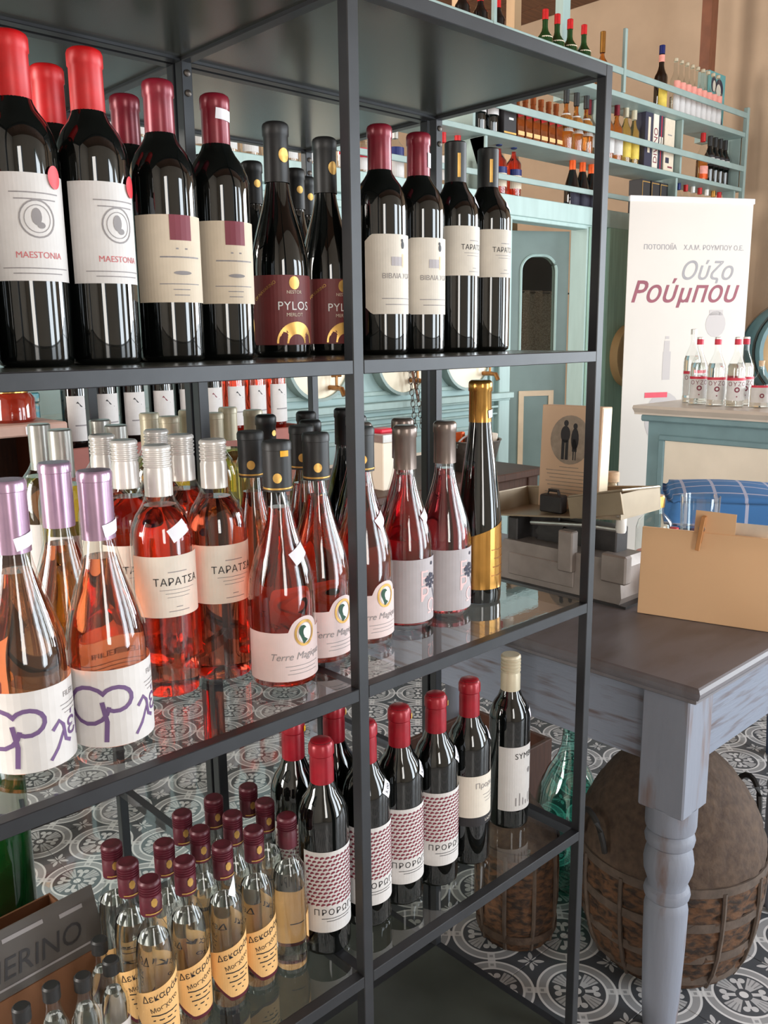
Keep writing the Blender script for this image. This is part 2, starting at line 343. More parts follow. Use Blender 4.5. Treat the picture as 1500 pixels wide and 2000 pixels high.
# flat print: 2-D text meshes
_tx = {}
def text2d(body, size, shear=0.0, space=1.0, bold=0.0):
    k = (body, size, shear, space, bold)
    if k not in _tx:
        c = bpy.data.curves.new('lettering', 'FONT'); c.body = body; c.size = size; c.align_x = 'CENTER'; c.align_y = 'CENTER'
        c.resolution_u = 3; c.offset = bold; c.space_character = space
        o = bpy.data.objects.new('lettering', c); COL.objects.link(o)
        dg = bpy.context.evaluated_depsgraph_get()
        me = bpy.data.meshes.new_from_object(o.evaluated_get(dg))
        _tx[k] = ([(v.co.x+shear*v.co.y, v.co.y) for v in me.vertices], [tuple(p.vertices) for p in me.polygons])
        bpy.data.objects.remove(o); bpy.data.curves.remove(c); bpy.data.meshes.remove(me)
    return _tx[k]
class Art:                                           # 2-D artwork: vertices in (s,t)
    def __init__(s): s.v = []; s.f = []
    def add(s, vs, fs, dx=0, dy=0, rot=0):
        n = len(s.v); c, q = math.cos(rot), math.sin(rot)
        s.v += [(x*c-y*q+dx, x*q+y*c+dy) for x, y in vs]; s.f += [tuple(i+n for i in f) for f in fs]; return s
    def text(s, body, size, dx=0, dy=0, rot=0, shear=0, space=1.0, bold=0.0): return s.add(*text2d(body, size, shear, space, bold), dx, dy, rot)
    def rect(s, x0, x1, y0, y1, nx=1):
        for i in range(nx):
            a = x0+(x1-x0)*i/nx; b = x0+(x1-x0)*(i+1)/nx
            s.add([(a, y0), (b, y0), (b, y1), (a, y1)], [(0, 1, 2, 3)])
        return s
    def disc(s, cx, cy, r, ry=None, n=16, a0=0, a1=2*PI):
        ry = ry or r
        p = [(cx, cy)]+[(cx+r*math.cos(a0+(a1-a0)*k/n), cy+ry*math.sin(a0+(a1-a0)*k/n)) for k in range(n+1)]
        return s.add(p, [(0, k, k+1) for k in range(1, n+1)])
    def ring(s, cx, cy, r0, r1, n=24, a0=0, a1=2*PI, ry=1.0):
        p = []
        for k in range(n+1):
            a = a0+(a1-a0)*k/n
            p += [(cx+r0*math.cos(a), cy+r0*ry*math.sin(a)), (cx+r1*math.cos(a), cy+r1*ry*math.sin(a))]
        return s.add(p, [(2*k, 2*k+1, 2*k+3, 2*k+2) for k in range(n)])
    def stroke(s, pts, w):
        p = []
        for i, (x, y) in enumerate(pts):
            a = pts[max(0, i-1)]; b = pts[min(len(pts)-1, i+1)]; dx, dy = b[0]-a[0], b[1]-a[1]; l = math.hypot(dx, dy) or 1
            ww = (w[i] if isinstance(w, list) else w)/2
            p += [(x-dy/l*ww, y+dx/l*ww), (x+dy/l*ww, y-dx/l*ww)]
        return s.add(p, [(2*k, 2*k+1, 2*k+3, 2*k+2) for k in range(len(pts)-1)])
    def lines(s, cx, y, ws, dy, h):                   # lines of small illegible print
        for i, ww in enumerate(ws): s.rect(cx-ww/2, cx+ww/2, y-i*dy-h/2, y-i*dy+h/2, max(1, int(ww/0.008)))
        return s
def wrap(art, prof, z0, off, a0=0.0, name='lettering'):   # (s,t) on the surface of revolution, facing -Y
    vs = []
    for s, t in art.v:
        R = rz(prof, z0+t)+off; a = a0+s/R
        vs.append((R*math.sin(a), -R*math.cos(a), z0+t))
    return mesh(name, vs, art.f, True)
def label_mesh(prof, s0, s1, bot, top, off=0.0005, a0=0.0, n=24, nt=2):
    f = lambda g, s: g(s) if callable(g) else g
    a = Art()
    for i in range(n):
        sa = s0+(s1-s0)*i/n; sb = s0+(s1-s0)*(i+1)/n
        for j in range(nt):
            la = f(bot, sa)+(f(top, sa)-f(bot, sa))*j/nt; lb = f(bot, sb)+(f(top, sb)-f(bot, sb))*j/nt
            ua = f(bot, sa)+(f(top, sa)-f(bot, sa))*(j+1)/nt; ub = f(bot, sb)+(f(top, sb)-f(bot, sb))*(j+1)/nt
            a.add([(sa, la), (sb, lb), (sb, ub), (sa, ua)], [(0, 1, 2, 3)])
    return wrap(a, prof, 0, off, a0, 'label')
def sticker(root, prof, z, ang, w=0.022, h=0.014, tilt=0.5, price=None, m='sticker_white', R=None):
    a = Art(); n = 4; vs = [(-w/2+w*i/n, -h/2+h*j/n) for j in range(n+1) for i in range(n+1)]
    fs = [(j*(n+1)+i, j*(n+1)+i+1, (j+1)*(n+1)+i+1, (j+1)*(n+1)+i) for j in range(n) for i in range(n)]
    a.add(vs, fs, 0, 0, tilt)
    P = prof if R is None else [(R, 0), (R, 1)]
    o = obj('price_sticker', wrap(a, P, z, 0.0013, ang, 'price_sticker'), m, root)
    if price:
        obj('lettering', wrap(Art().text(price, 0.0085, 0, 0, tilt), P, z, 0.0018, ang), 'ink_black', o)
    return o

# ------------------------------------------------------------------ bottle builder
def capmesh(z0, z1, r, style, seg=28):
    if style == 'screw':
        p = [(r, z0), (r, z0+(z1-z0)*0.5)]; n = 5; zz = z0+(z1-z0)*0.55; dz = (z1-0.003-zz)/n
        for i in range(n): p += [(r-0.0011, zz+i*dz), (r-0.0011, zz+i*dz+dz*0.25), (r+0.0003, zz+i*dz+dz*0.5), (r+0.0003, zz+i*dz+dz*0.8)]
        p += [(r, z1-0.002), (r-0.002, z1), (0, z1)]
    elif style == 'capsule':
        p = [(r+0.0004, z0), (r, z1-0.018), (r+0.0012, z1-0.0165), (r+0.0012, z1-0.005), (r, z1-0.002), (r-0.003, z1), (0, z1-0.0005)]
    elif style == 'wax':
        p = [(r, z0), (r, z1-0.03), (r-0.0008, z1-0.022), (r+0.001, z1-0.02), (r+0.001, z1-0.008), (r-0.002, z1-0.002), (r-0.006, z1), (0, z1)]
    elif style == 'ring':
        p = [(r, z0), (r, z1-0.011), (r+0.0007, z1-0.0105), (r+0.0007, z1-0.003), (r-0.001, z1), (0, z1)]
    else:
        p = [(r, z0), (r, z1-0.002), (r-0.002, z1), (0, z1)]
    return lathe(p, seg, 'cap')
def bottle(name, label, cat, prof, glass, cap, fill=None, group=None, seg=40):
    t = thing(name, label, cat, (0, 0, 0), 0, group)
    obj('glass_body', lathe(prof, seg, 'glass_body', 0.9), glass, t)
    if fill:
        fm, zt = fill
        ip = [(0, 0.006)]+[(max(0.003, r-0.0028), z) for r, z in prof if 0.004 < z < zt and r > 0.004]
        ip = [(0, 0.006), (max(0.004, prof[1][0]-0.003), 0.006)]+ip[1:]+[(rz(prof, zt)-0.0028, zt), (0, zt)]
        obj('wine' if 'spirit' not in fm else 'spirit', lathe(ip, max(20, seg-8), 'fill', 0.9), fm, t)
    if cap:
        z0, z1, r, m, st = cap
        obj('cap' if st in ('screw', 'plain') else 'capsule', capmesh(z0, z1, r, st, max(14, seg-10)), m, t)
    return t
def bordeaux(R, H, sh=0.19, nr=0.0145, nz=None):
    nz = nz or sh+0.05
    return [(0, 0.003), (R-0.006, 0.0), (R-0.001, 0.003), (R, 0.008), (R, sh), (R*0.985, sh+0.008), (R*0.92, sh+0.018), (R*0.78, sh+0.03), (R*0.6, sh+0.039), (nr+0.004, nz-0.004), (nr+0.0006, nz+0.006), (nr, nz+0.016), (nr, H-0.002), (0, H-0.002)]
def burgundy(R, H, b=0.125, nr=0.0145):
    p = [(0, 0.003), (R-0.006, 0.0), (R-0.001, 0.003), (R, 0.008), (R, b)]
    z1 = 0.235
    for i in range(1, 11):
        u = i/10; p.append((R+(nr-R)*(u*u*(3-2*u))*0.9+(nr-R)*0.1*u, b+(z1-b)*u))
    return p+[(nr, z1+0.01), (nr, H-0.002), (0, H-0.002)]

# ================================================================== STRUCTURE
XL, XR, YF, YB, ZC = -3.2, 5.3, -3.2, 6.5, 3.95
fl = struct(obj('floor', mesh('floor', [(XL, YF, 0), (XR, YF, 0), (XR, YB, 0), (XL, YB, 0)], [(0, 1, 2, 3)]), 'plaster_floor', None, (0, 0, -0.003)))
# cement tiles, one object each near the rack, the rest joined
TS = 0.247; g = TS/2-0.0006
tm = bpy.data.meshes.new('tile')
b_ = 0.0012
vs = [(-g, -g, -0.003), (g, -g, -0.003), (g, g, -0.003), (-g, g, -0.003), (-g, -g, -0.0006), (g, -g, -0.0006), (g, g, -0.0006), (-g, g, -0.0006), (-g+b_, -g+b_, 0), (g-b_, -g+b_, 0), (g-b_, g-b_, 0), (-g+b_, g-b_, 0)]
fs = [(8, 9, 10, 11)]+[(i, (i+1) % 4, (i+1) % 4+4, i+4) for i in range(4)]+[(i+4, (i+1) % 4+4, (i+1) % 4+8, i+8) for i in range(4)]
tm.from_pydata(vs, [], fs); uvl = tm.uv_layers.new(name='UVMap')
for p in tm.polygons:
    for li in p.loop_indices:
        co = tm.vertices[tm.loops[li].vertex_index].co; uvl.data[li].uv = (co.x/TS+0.5, co.y/TS+0.5)
tm.materials.append(MATS['cement_tile'])
th = -0.0171; ct, st_ = math.cos(th), math.sin(th)
cells = []
for i in range(-24, 18):
    for j in range(-18, 28):
        x = 1.465+TS*(i*ct-j*st_); y = 0.375+TS*(i*st_+j*ct)
        if XL+TS/2 < x < XR-TS/2 and YF+TS/2 < y < YB-TS/2: cells.append((abs(x-0.75)*0.95+abs(y-0.75)*1.0, x, y))
cells.sort()
for d, x, y in cells[:300]:
    o = obj('tile', tm, None, fl, (x, y, 0.003), (0, 0, th))
vs = []; fs = []; uu = []
for d, x, y in cells[300:]:
    n = len(vs)
    for a, c in ((-g, -g), (g, -g), (g, g), (-g, g)): vs.append((x+a*ct-c*st_, y+a*st_+c*ct, 0.0025)); uu.append((a/TS+0.5, c/TS+0.5))
    fs.append((n, n+1, n+2, n+3))
me = mesh('tile_field', vs, fs); uvl = me.uv_layers.new(name='UVMap')
for p in me.polygons:
    for li in p.loop_indices: uvl.data[li].uv = uu[me.loops[li].vertex_index]
tf = obj('tile_field', me, 'cement_tile', fl); tf['kind'] = 'stuff'
def wall_with_holes(name, axis, pos, a0, a1, holes, m, th_=0.12, out=-1):
    root = struct(bpy.data.objects.new(name, None)); COL.objects.link(root); root.empty_display_size = 0.1
    cur = a0
    def seg(p, q, z0, z1):
        if q-p < 1e-4: return
        if axis == 'y': bx('wall_section', p, q, pos+(out*th_ if out < 0 else 0), pos+(0 if out < 0 else th_), z0, z1, m, root)
        else: bx('wall_section', pos+(out*th_ if out < 0 else 0), pos+(0 if out < 0 else th_), p, q, z0, z1, m, root)
    for h0, h1, z0, z1 in sorted(holes):
        seg(cur, h0, 0, ZC+0.03); seg(h0, h1, 0, z0); seg(h0, h1, z1, ZC+0.03); cur = h1
        # window frame
        fr = 0.05
        for (p, q, c, d_) in ((h0, h0+fr, z0, z1), (h1-fr, h1, z0, z1), (h0, h1, z0, z0+fr), (h0, h1, z1-fr, z1), ((h0+h1)/2-0.02, (h0+h1)/2+0.02, z0, z1)):
            if axis == 'y': bx('window_frame', p, q, pos-0.06, pos-0.01, c, d_, 'teal_paint', root)
            else: bx('window_frame', pos-0.06, pos-0.01, p, q, c, d_, 'teal_paint', root)
    seg(cur, a1, 0, ZC+0.03)
    return root
wall_with_holes('wall_front', 'y', YF, XL, XR, [(0.7, 2.0, 0.05, 2.5), (2.7, 4.3, 0.35, 2.65), (-2.4, -1.4, 0.6, 2.6)], 'wall_pale')
wall_with_holes('wall_left', 'x', XL, YF, YB, [(0.35, 1.45, 0.7, 2.8), (3.55, 5.25, 0.85, 3.15)], 'wall_pale')  # second opening added for the back-room fill light
wall_with_holes('wall_right', 'x', XR+0.12, YF, YB, [(-2.25, -0.35, 0.45, 2.75)], 'wall_plaster')
struct(bx('wall_back', XL, XR, YB, YB+0.12, 0, ZC+0.03, 'wall_plaster'))
ce = struct(bx('ceiling', XL-0.14, XR+0.14, YF-0.14, YB+0.14, ZC+0.02, ZC+0.1, 'wood_dark'))
pm = bxm(0.243, YB-YF, 0.02, 0.004)
n = int((XR-XL)/0.25)
for i in range(n): obj('ceiling_plank', pm, 'ceiling_wood', ce, (XL+0.125+i*0.25-(XL+XR)/2, 0, -0.02))

# ================================================================== RACKS
T = 0.0163; W = 0.492; D = 0.35; Z1, Z2, Z3, Z4, Z5 = 1.75, 1.3475, 0.9484, 0.5434, 0.138
def rack(name, label, y0):
    t = thing(name, label, 'shelf', (0, y0, 0))
    xs = [0, -W, -2*W]
    pm = bxm(T, T, Z1, 0.001)
    for x in xs:
        for y in (T/2, D-T/2): obj('post', pm, 'rack_black', t, (x-T/2, y, 0))
    rm = bxm(W-T, T, T, 0.0008); sm = bxm(T, D-2*T, T, 0.0008)
    gm = bxm(W-T+0.004, D-2*T+0.004, 0.005); pn = bxm(W-T+0.002, D-2*T+0.002, 0.012)
    bolt = lathe([(0.0045, 0), (0.0045, 0.002), (0.0025, 0.0035), (0, 0.0038)], 10)
    for z in (Z1, Z2, Z3, Z4, Z5):
        for k in (0, 1):
            xc = -k*W-T-(W-T)/2
            for y in (T/2, D-T/2): obj('rail', rm, 'rack_black', t, (xc, y, z-T))
            if z == Z1: obj('top_panel', pn, 'rack_panel', t, (xc, D/2, z-0.012))
            elif z == Z2: obj('shelf_board', pn, 'dusty_panel', t, (xc, D/2, z-0.012))
            elif z == Z5: obj('base_board', pn, 'rack_floor_panel', t, (xc, D/2, z-0.012))
            else: obj('glass_shelf', gm, 'shelf_glass', t, (xc, D/2, z-0.005))
        for x in xs: obj('side_rail', sm, 'rack_black', t, (x-T/2, D/2, z-T))
    for x in xs:
        for z in (Z1-0.03, Z1-0.055):
            obj('bolt', bolt, 'iron', t, (x-T/2, D-T, z), (PI/2, 0, 0))
    return t
rack('shelf_rack', 'black metal shelf rack with glass shelves facing the open shop floor', 0.0)
rack('shelf_rack', 'black metal shelf rack standing back to back behind the front rack', D+0.006)

# ================================================================== BOTTLES ON THE RACK
def put(proto, spots, z, labels, group, rot=None, face=0.0):
    out = []
    for i, (x, y) in enumerate(spots):
        lb = labels if isinstance(labels, str) else labels[i]
        r = (rot[i] if rot else face+random.uniform(-0.06, 0.06))
        if i == 0:
            o = proto; o.location = (x, y, z); o.rotation_euler = (0, 0, r); o['label'] = lb
            if group: o['group'] = group
        else: o = dup(proto, (x, y, z), r, lb, group)
        out.append(o)
    return out
def label_part(root, prof, s0, s1, b, t_, m, off=0.0005, a0=0.0, n=24): return obj('label', label_mesh(prof, s0, s1, b, t_, off, a0, n), m, root)
def print_on(lb, art, prof, z0, m, off=0.0009, name='lettering', a0=0.0): return obj(name, wrap(art, prof, z0, off, a0), m, lb)

# --- shelf 2: A white medallion label, red capsule
pA = bordeaux(0.0372, 0.315, 0.205)
A = bottle('wine_bottle', '', 'bottle', pA, 'dark_glass', (0.254, 0.315, 0.0168, 'cap_red', 'capsule'))
l = label_part(A, pA, -0.047, 0.047, 0.083, 0.183, 'label_white')
print_on(l, Art().lines(0.004, 0.062, [0.05, 0.042], 0.006, 0.0012), pA, 0.103, 'ink_grey', name='fine_print'); print_on(l, Art().lines(0.002, -0.008, [0.07, 0.05], 0.005, 0.001), pA, 0.103, 'ink_grey', name='fine_print')
print_on(l, Art().ring(0.004, 0.0, 0.0165, 0.018).ring(0.004, 0, 0.0125, 0.0132).disc(0.003, 0.002, 0.005, 0.008).disc(0.007, -0.006, 0.004, 0.003), pA, 0.141, 'ink_grey', name='medallion')
print_on(l, Art().text('MAESTONIA', 0.0085, 0.004, 0), pA, 0.107, 'ink_red')
obj('wax_seal', wrap(Art().disc(0.026, 0, 0.0085, 0.011, 20), pA, 0.181, 0.0022), 'seal_red', A)
oA = put(A, [(-0.811, 0.147), (-0.734, 0.149), (-0.74, 0.228), (-0.889, 0.150)], Z2,
    ['red-capped wine bottle, white medallion label, white price sticker flat on neck', 'red-capped wine bottle, white medallion label, tilted price sticker, beside a burgundy-capped bottle',
     'red-capped wine bottle standing in the second row of the upper shelf', 'red-capped wine bottle with white label farthest from the middle post'], 'red-capped bottles with white medallion labels', rot=[-0.15, 0.05, 0, -0.2])
sticker(oA[0], pA, 0.247, 0.55, 0.026, 0.014, 0.15, R=0.0155); sticker(oA[1], pA, 0.243, 0.75, 0.02, 0.018, 0.7, R=0.0158)
# --- B cream label with burgundy tab
pB = bordeaux(0.0375, 0.305, 0.198)
B = bottle('wine_bottle', '', 'bottle', pB, 'dark_glass', (0.247, 0.305, 0.0163, 'cap_burgundy', 'capsule'))
l = label_part(B, pB, -0.046, 0.046, 0.066, 0.160, 'label_cream')
print_on(l, Art().rect(-0.003, 0.023, -0.027, 0.0, 4), pB, 0.160, 'ink_maroon', name='tab')
print_on(l, Art().lines(0.01, 0, [0.014, 0.05], 0.009, 0.0016).lines(0.008, -0.038, [0.05, 0.02, 0.018], 0.006, 0.001), pB, 0.124, 'ink_grey')
print_on(l, Art().disc(0.01, 0, 0.011, 0.0022), pB, 0.098, 'ink_grey', name='vignette')
oB = put(B, [(-0.642, 0.167), (-0.563, 0.176), (-0.641, 0.246)], Z2, ['burgundy-capped wine bottle with cream label and bare capsule, front row', 'burgundy-capped wine bottle with cream label and price sticker on its capsule',
     'burgundy-capped wine bottle in the second row behind the cream-labelled ones'], 'burgundy-capped bottles with cream labels', face=-0.32)
sticker(oB[1], pB, 0.281, 0.45, 0.022, 0.012, -0.1, R=0.0163)
# --- C maroon label, burgundy shape
pC = burgundy(0.039, 0.30, 0.115)
C = bottle('wine_bottle', '', 'bottle', pC, 'dark_glass', (0.225, 0.30, 0.0163, 'cap_black', 'capsule'))
l = label_part(C, pC, -0.062, 0.062, 0.016, 0.106, 'label_maroon')
print_on(l, Art().text('PYLOS', 0.0155, 0.012, 0, 0, 0, 1.1), pC, 0.066, 'ink_white')
print_on(l, Art().text('NESTOR', 0.006, 0.012, 0.018), pC, 0.066, 'label_cream'); print_on(l, Art().text('MERLOT', 0.0065, 0.012, -0.011), pC, 0.066, 'label_cream')
print_on(l, Art().disc(0.012, 0.030, 0.0075, 0.0085), pC, 0.066, 'gold_foil', name='gold_seal'); print_on(l, Art().ring(0.014, -0.048, 0.012, 0.028, 20, 0, PI), pC, 0.066, 'gold_foil', name='gold_arch'); print_on(l, Art().text('OF NAVARINO', 0.006, -0.03, 0.02, 0.62), pC, 0.066, 'gold_foil')
obj('gold_seal', wrap(Art().disc(0.008, 0, 0.008, 0.009), [(0.0163, 0), (0.0163, 1)], 0.258, 0.0014), 'gold_foil', C)
put(C, [(-0.441, 0.222), (-0.335, 0.25)], Z2, ['black-capped wine bottle with maroon label beside a cream-labelled bottle', 'black-capped wine bottle with maroon label half behind the middle post'], 'maroon-labelled wine bottles', face=-0.42)
# --- D ivory label cut corners
pD = bordeaux(0.0385, 0.31, 0.2)
Db = bottle('wine_bottle', '', 'bottle', pD, 'dark_glass', (0.245, 0.31, 0.0166, 'cap_burgundy', 'capsule'))
cc = lambda s: 0.163-max(0, abs(s)-0.036)*0.9
cb = lambda s: 0.056+max(0, abs(s)-0.036)*0.9
l = label_part(Db, pD, -0.046, 0.046, cb, cc, 'label_ivory')
print_on(l, Art().text('ΒΙΒΛΙΑ ΧΩΡΑ', 0.0095, 0.008, 0).lines(0.008, -0.03, [0.06, 0.05], 0.008, 0.001), pD, 0.107, 'ink_grey')
print_on(l, Art().disc(0.012, 0.042, 0.003, 0.005).disc(0.011, 0.048, 0.0022), pD, 0.107, 'ink_black', name='emblem'); print_on(l, Art().rect(-0.008, 0.01, 0.014, 0.026, 3), pD, 0.107, 'label_grey', name='vignette')
print_on(l, Art().rect(0.011, 0.019, 0.012, 0.03, 2), pD, 0.107, 'gold_foil', name='gold_print')
oD = put(Db, [(-0.297, 0.177), (-0.22, 0.177)], Z2, ['burgundy-capped bottle with ivory cut-corner label beside the middle post', 'burgundy-capped bottle with ivory cut-corner label and price sticker on capsule'], 'ivory cut-corner label bottles', face=-0.15)
sticker(oD[1], pD, 0.272, 0.7, 0.015, 0.02, 0.0, R=0.0166)
# --- E white label, long black capsule
pE = bordeaux(0.037, 0.31, 0.2)
Eb = bottle('wine_bottle', '', 'bottle', pE, 'dark_glass', (0.234, 0.31, 0.0166, 'cap_black', 'plain'))
l = label_part(Eb, pE, -0.045, 0.045, 0.114, 0.186, 'label_ivory')
print_on(l, Art().text('ΤΑΡΑΤΣΑ', 0.0105, 0.012, 0, 0, 0, 1.05), pE, 0.155, 'ink_black')
print_on(l, Art().lines(0.012, 0.010, [0.02], 0.008, 0.001).lines(0.012, -0.008, [0.04, 0.03], 0.004, 0.0006).lines(0.012, -0.03, [0.008, 0.022], 0.005, 0.0008), pE, 0.155, 'ink_grey')
obj('gold_print', wrap(Art().rect(-0.0025, 0.0025, -0.017, 0.017, 2), [(0.0166, 0), (0.0166, 1)], 0.275, 0.0006, -0.25), 'gold_foil', Eb)
oE = put(Eb, [(-0.135, 0.182), (-0.06, 0.181)], Z2, ['black-capped red wine with small white label beside the ivory cut-corner label', 'black-capped red wine with small white label at the end of the upper shelf'], 'small white label red wines', face=-0.25)
for o in oE: sticker(o, pE, 0.222, 0.85, 0.018, 0.014, -0.6)
# --- dark bottles behind on the rear rack
pK = burgundy(0.039, 0.30, 0.12)
K = bottle('wine_bottle', '', 'bottle', pK, 'dark_glass', (0.235, 0.30, 0.0163, 'cap_black', 'capsule'), seg=28)
l = label_part(K, pK, -0.045, 0.045, 0.03, 0.10, 'label_cream')
obj('gold_seal', wrap(Art().disc(0, 0, 0.006), [(0.0163, 0), (0.0163, 1)], 0.265, 0.0014, -0.1), 'gold_foil', K)
put(K, [(-0.315, 0.456), (-0.225, 0.461), (-0.163, 0.51), (-0.40, 0.46), (-0.49, 0.45), (-0.58, 0.45)], Z2, 'black-capped dark wine bottle on the upper shelf of the rear rack', 'dark bottles on the rear upper shelf')
# --- shelf 3: lavender-capped
pF = burgundy(0.0425, 0.295, 0.112)
F = bottle('rose_bottle', '', 'bottle', pF, 'clear_glass', (0.224, 0.295, 0.0172, 'cap_lavender', 'ring'), ('orange_wine', 0.205))
l = label_part(F, pF, -0.078, 0.078, 0.010, 0.094, 'label_white')
S = lambda pts: [(x, y) for x, y in pts]
phi = Art().stroke([(-0.045+0.022*math.cos(a), 0.006+0.02*math.sin(a)) for a in [0.6+0.4*k for k in range(15)]], 0.0045)
phi.stroke([(-0.015+0.016*math.cos(a), 0.012+0.013*math.sin(a)) for a in [-2.2+0.4*k for k in range(13)]], 0.0045)
phi.stroke([(-0.03, 0.01), (-0.026, -0.012), (-0.028, -0.034)], 0.005)
phi.stroke([(0.008, -0.002), (0.016, 0.006), (0.021, 0.0), (0.023, -0.016), (0.03, -0.02)], 0.0042).stroke([(0.021, -0.006), (0.012, -0.022), (0.004, -0.032)], 0.0035)
print_on(l, phi, pF, 0.05, 'ink_purple', name='brush_lettering')
print_on(l, Art().text('έρ', 0.034, 0.044, -0.004), pF, 0.05, 'ink_purple')
print_on(l, Art().text('FILERI', 0.008, 0.034, 0.03).lines(0.034, 0.02, [0.03, 0.026, 0.02], 0.0045, 0.0008), pF, 0.05, 'ink_grey')
oF = put(F, [(-0.872, 0.094), (-0.786, 0.089), (-0.79, 0.177)], Z3, ['lavender-capped rosé bottle with purple brush lettering, farthest from the white-capped rosés', 'lavender-capped rosé bottle with purple brush lettering beside white-capped rosés', 'lavender-capped rosé bottle in the second row of the glass shelf'],
    'lavender-capped rosé bottles', rot=[-0.05, 0.03, 0.0])
for o in oF[:2]: sticker(o, pF, 0.236, 0.5, 0.026, 0.013, 0.2, R=0.0172)
# --- white screw cap rosé
pT = bordeaux(0.0372, 0.305, 0.195)
Tb = bottle('rose_bottle', '', 'bottle', pT, 'clear_glass', (0.246, 0.305, 0.0163, 'cap_white', 'screw'), ('rose_wine', 0.235))
l = label_part(Tb, pT, -0.050, 0.050, 0.107, 0.180, 'label_ivory')
print_on(l, Art().text('ΤΑΡΑΤΣΑ', 0.0125, 0.008, 0, 0, 0, 1.05), pT, 0.149, 'ink_black')
print_on(l, Art().lines(0.008, 0.012, [0.024], 0.008, 0.001).lines(0.008, -0.009, [0.045, 0.032, 0.028], 0.0045, 0.0006).lines(0.008, -0.03, [0.008, 0.026], 0.005, 0.0009), pT, 0.149, 'ink_grey')
oT = put(Tb, [(-0.677, 0.157), (-0.601, 0.157), (-0.678, 0.235), (-0.668, 0.314), (-0.599, 0.235), (-0.59, 0.314)], Z3,
    ['white-capped rosé bottle with ivory label and tilted price sticker on its shoulder', 'white-capped rosé bottle with ivory label and clean shoulder, front row']+['white-capped rosé bottle in the second row behind the stickered one', 'white-capped rosé bottle in the third row behind a lavender cap', 'white-capped rosé bottle in the second row behind the clean-shouldered one', 'white-capped rosé bottle in the third row against the rear post'], 'white screw-capped rosés', face=-0.25)
sticker(oT[0], pT, 0.208, 0.35, 0.026, 0.016, 0.45)
# --- black-capped rosé with cameo label
pM = burgundy(0.0415, 0.305, 0.118)
Mb = bottle('rose_bottle', '', 'bottle', pM, 'clear_glass', (0.245, 0.305, 0.0172, 'cap_black', 'ring'), ('rose_wine', 0.225))
arch = lambda s: 0.078+(math.sqrt(max(0, 0.021**2-(s-0.02)**2))*0.85 if abs(s-0.02) < 0.021 else 0)
l = label_part(Mb, pM, -0.062, 0.062, 0.016, arch, 'label_blush', n=48)
print_on(l, Art().text('Terre Magique', 0.0125, 0.012, 0, 0, 0.3), pM, 0.047, 'ink_grey')
print_on(l, Art().lines(0.018, -0.012, [0.05, 0.04, 0.045], 0.005, 0.0007), pM, 0.047, 'ink_grey')
print_on(l, Art().disc(0.02, 0, 0.0095, 0.0125), pM, 0.075, 'ink_white', 0.0009, 'cameo')
print_on(l, Art().ring(0.02, 0, 0.0118, 0.0148, 28, 0, PI*2, 1.12), pM, 0.075, 'gold_foil', 0.0011, 'laurel_print')
print_on(l, Art().disc(0.017, 0.003, 0.0058, 0.0072).stroke([(0.015, 0.0), (0.017, -0.006), (0.021, -0.0115)], [0.005, 0.004, 0.008]), pM, 0.075, 'ink_green', 0.0013, 'portrait_print'); print_on(l, Art().disc(0.0208, 0.001, 0.0036, 0.0056), pM, 0.075, 'ink_white', 0.0016, 'face_print')
obj('gold_band', lathe([(0.0174, 0.2475), (0.0178, 0.248), (0.0178, 0.2495), (0.0174, 0.25)], 24), 'gold_foil', Mb)
obj('gold_seal', wrap(Art().disc(-0.004, 0, 0.0055, 0.006), [(0.0172, 0), (0.0172, 1)], 0.262, 0.0012), 'gold_foil', Mb)
oM = put(Mb, [(-0.558, 0.085), (-0.474, 0.115), (-0.385, 0.126), (-0.517, 0.198), (-0.428, 0.203)], Z3,
    ['black-capped rosé with cameo label, price sticker and yellow tag on its cap', 'black-capped rosé with pale cameo label, no sticker, front row', 'black-capped rosé with cameo label beside the middle post',
     'black-capped rosé standing behind a white-capped rosé', 'black-capped rosé in the second row behind the cameo labels'], 'cameo label rosés', face=-0.38)
sticker(oM[0], pM, 0.17, 0.6, 0.026, 0.016, 0.45); sticker(oM[2], pM, 0.178, 0.75, 0.024, 0.015, 0.5)
sticker(oM[0], pM, 0.291, 0.3, 0.011, 0.007, 0, m='sticker_yellow', R=0.0178)
# --- Eros: taupe capsule, grey label
pR = burgundy(0.0405, 0.299, 0.118)
Rb = bottle('rose_bottle', '', 'bottle', pR, 'clear_glass', (0.236, 0.299, 0.0165, 'cap_taupe', 'capsule'), ('pink_wine', 0.228))
l = label_part(Rb, pR, -0.062, 0.062, 0.013, 0.108, 'label_grey')
print_on(l, Art().text('Ε', 0.03, 0.014, 0.022).text('Ρ', 0.03, 0.014, -0.002).text('Ω', 0.03, 0.03, -0.022), pR, 0.055, 'ink_pink')
rs = Art()
for q in range(22):
    a = random.uniform(0, 2*PI); rr = random.uniform(0, 0.012); rs.disc(0.03+rr*math.cos(a)*1.2, 0.018+rr*math.sin(a), random.uniform(0.002, 0.0042), None, 7)
rs.stroke([(0.032, 0.008), (0.04, -0.012), (0.043, -0.036)], 0.0012).stroke([(0.034, 0.004), (0.046, -0.016), (0.044, -0.036)], 0.0012).disc(0.03, 0.044, 0.0028)
print_on(l, rs, pR, 0.055, 'ink_navy', 0.0011, 'rose_print')
oR = put(Rb, [(-0.291, 0.137), (-0.207, 0.136), (-0.214, 0.22), (-0.302, 0.221)], Z3, ['taupe-capped pink wine with grey rose label and price sticker', 'taupe-capped pink wine with grey rose label beside the gold-necked bottle', 'taupe-capped pink wine standing behind its front-row twin', 'taupe-capped pink wine behind the cameo label rosé'], 'grey rose label wines', face=-0.42)
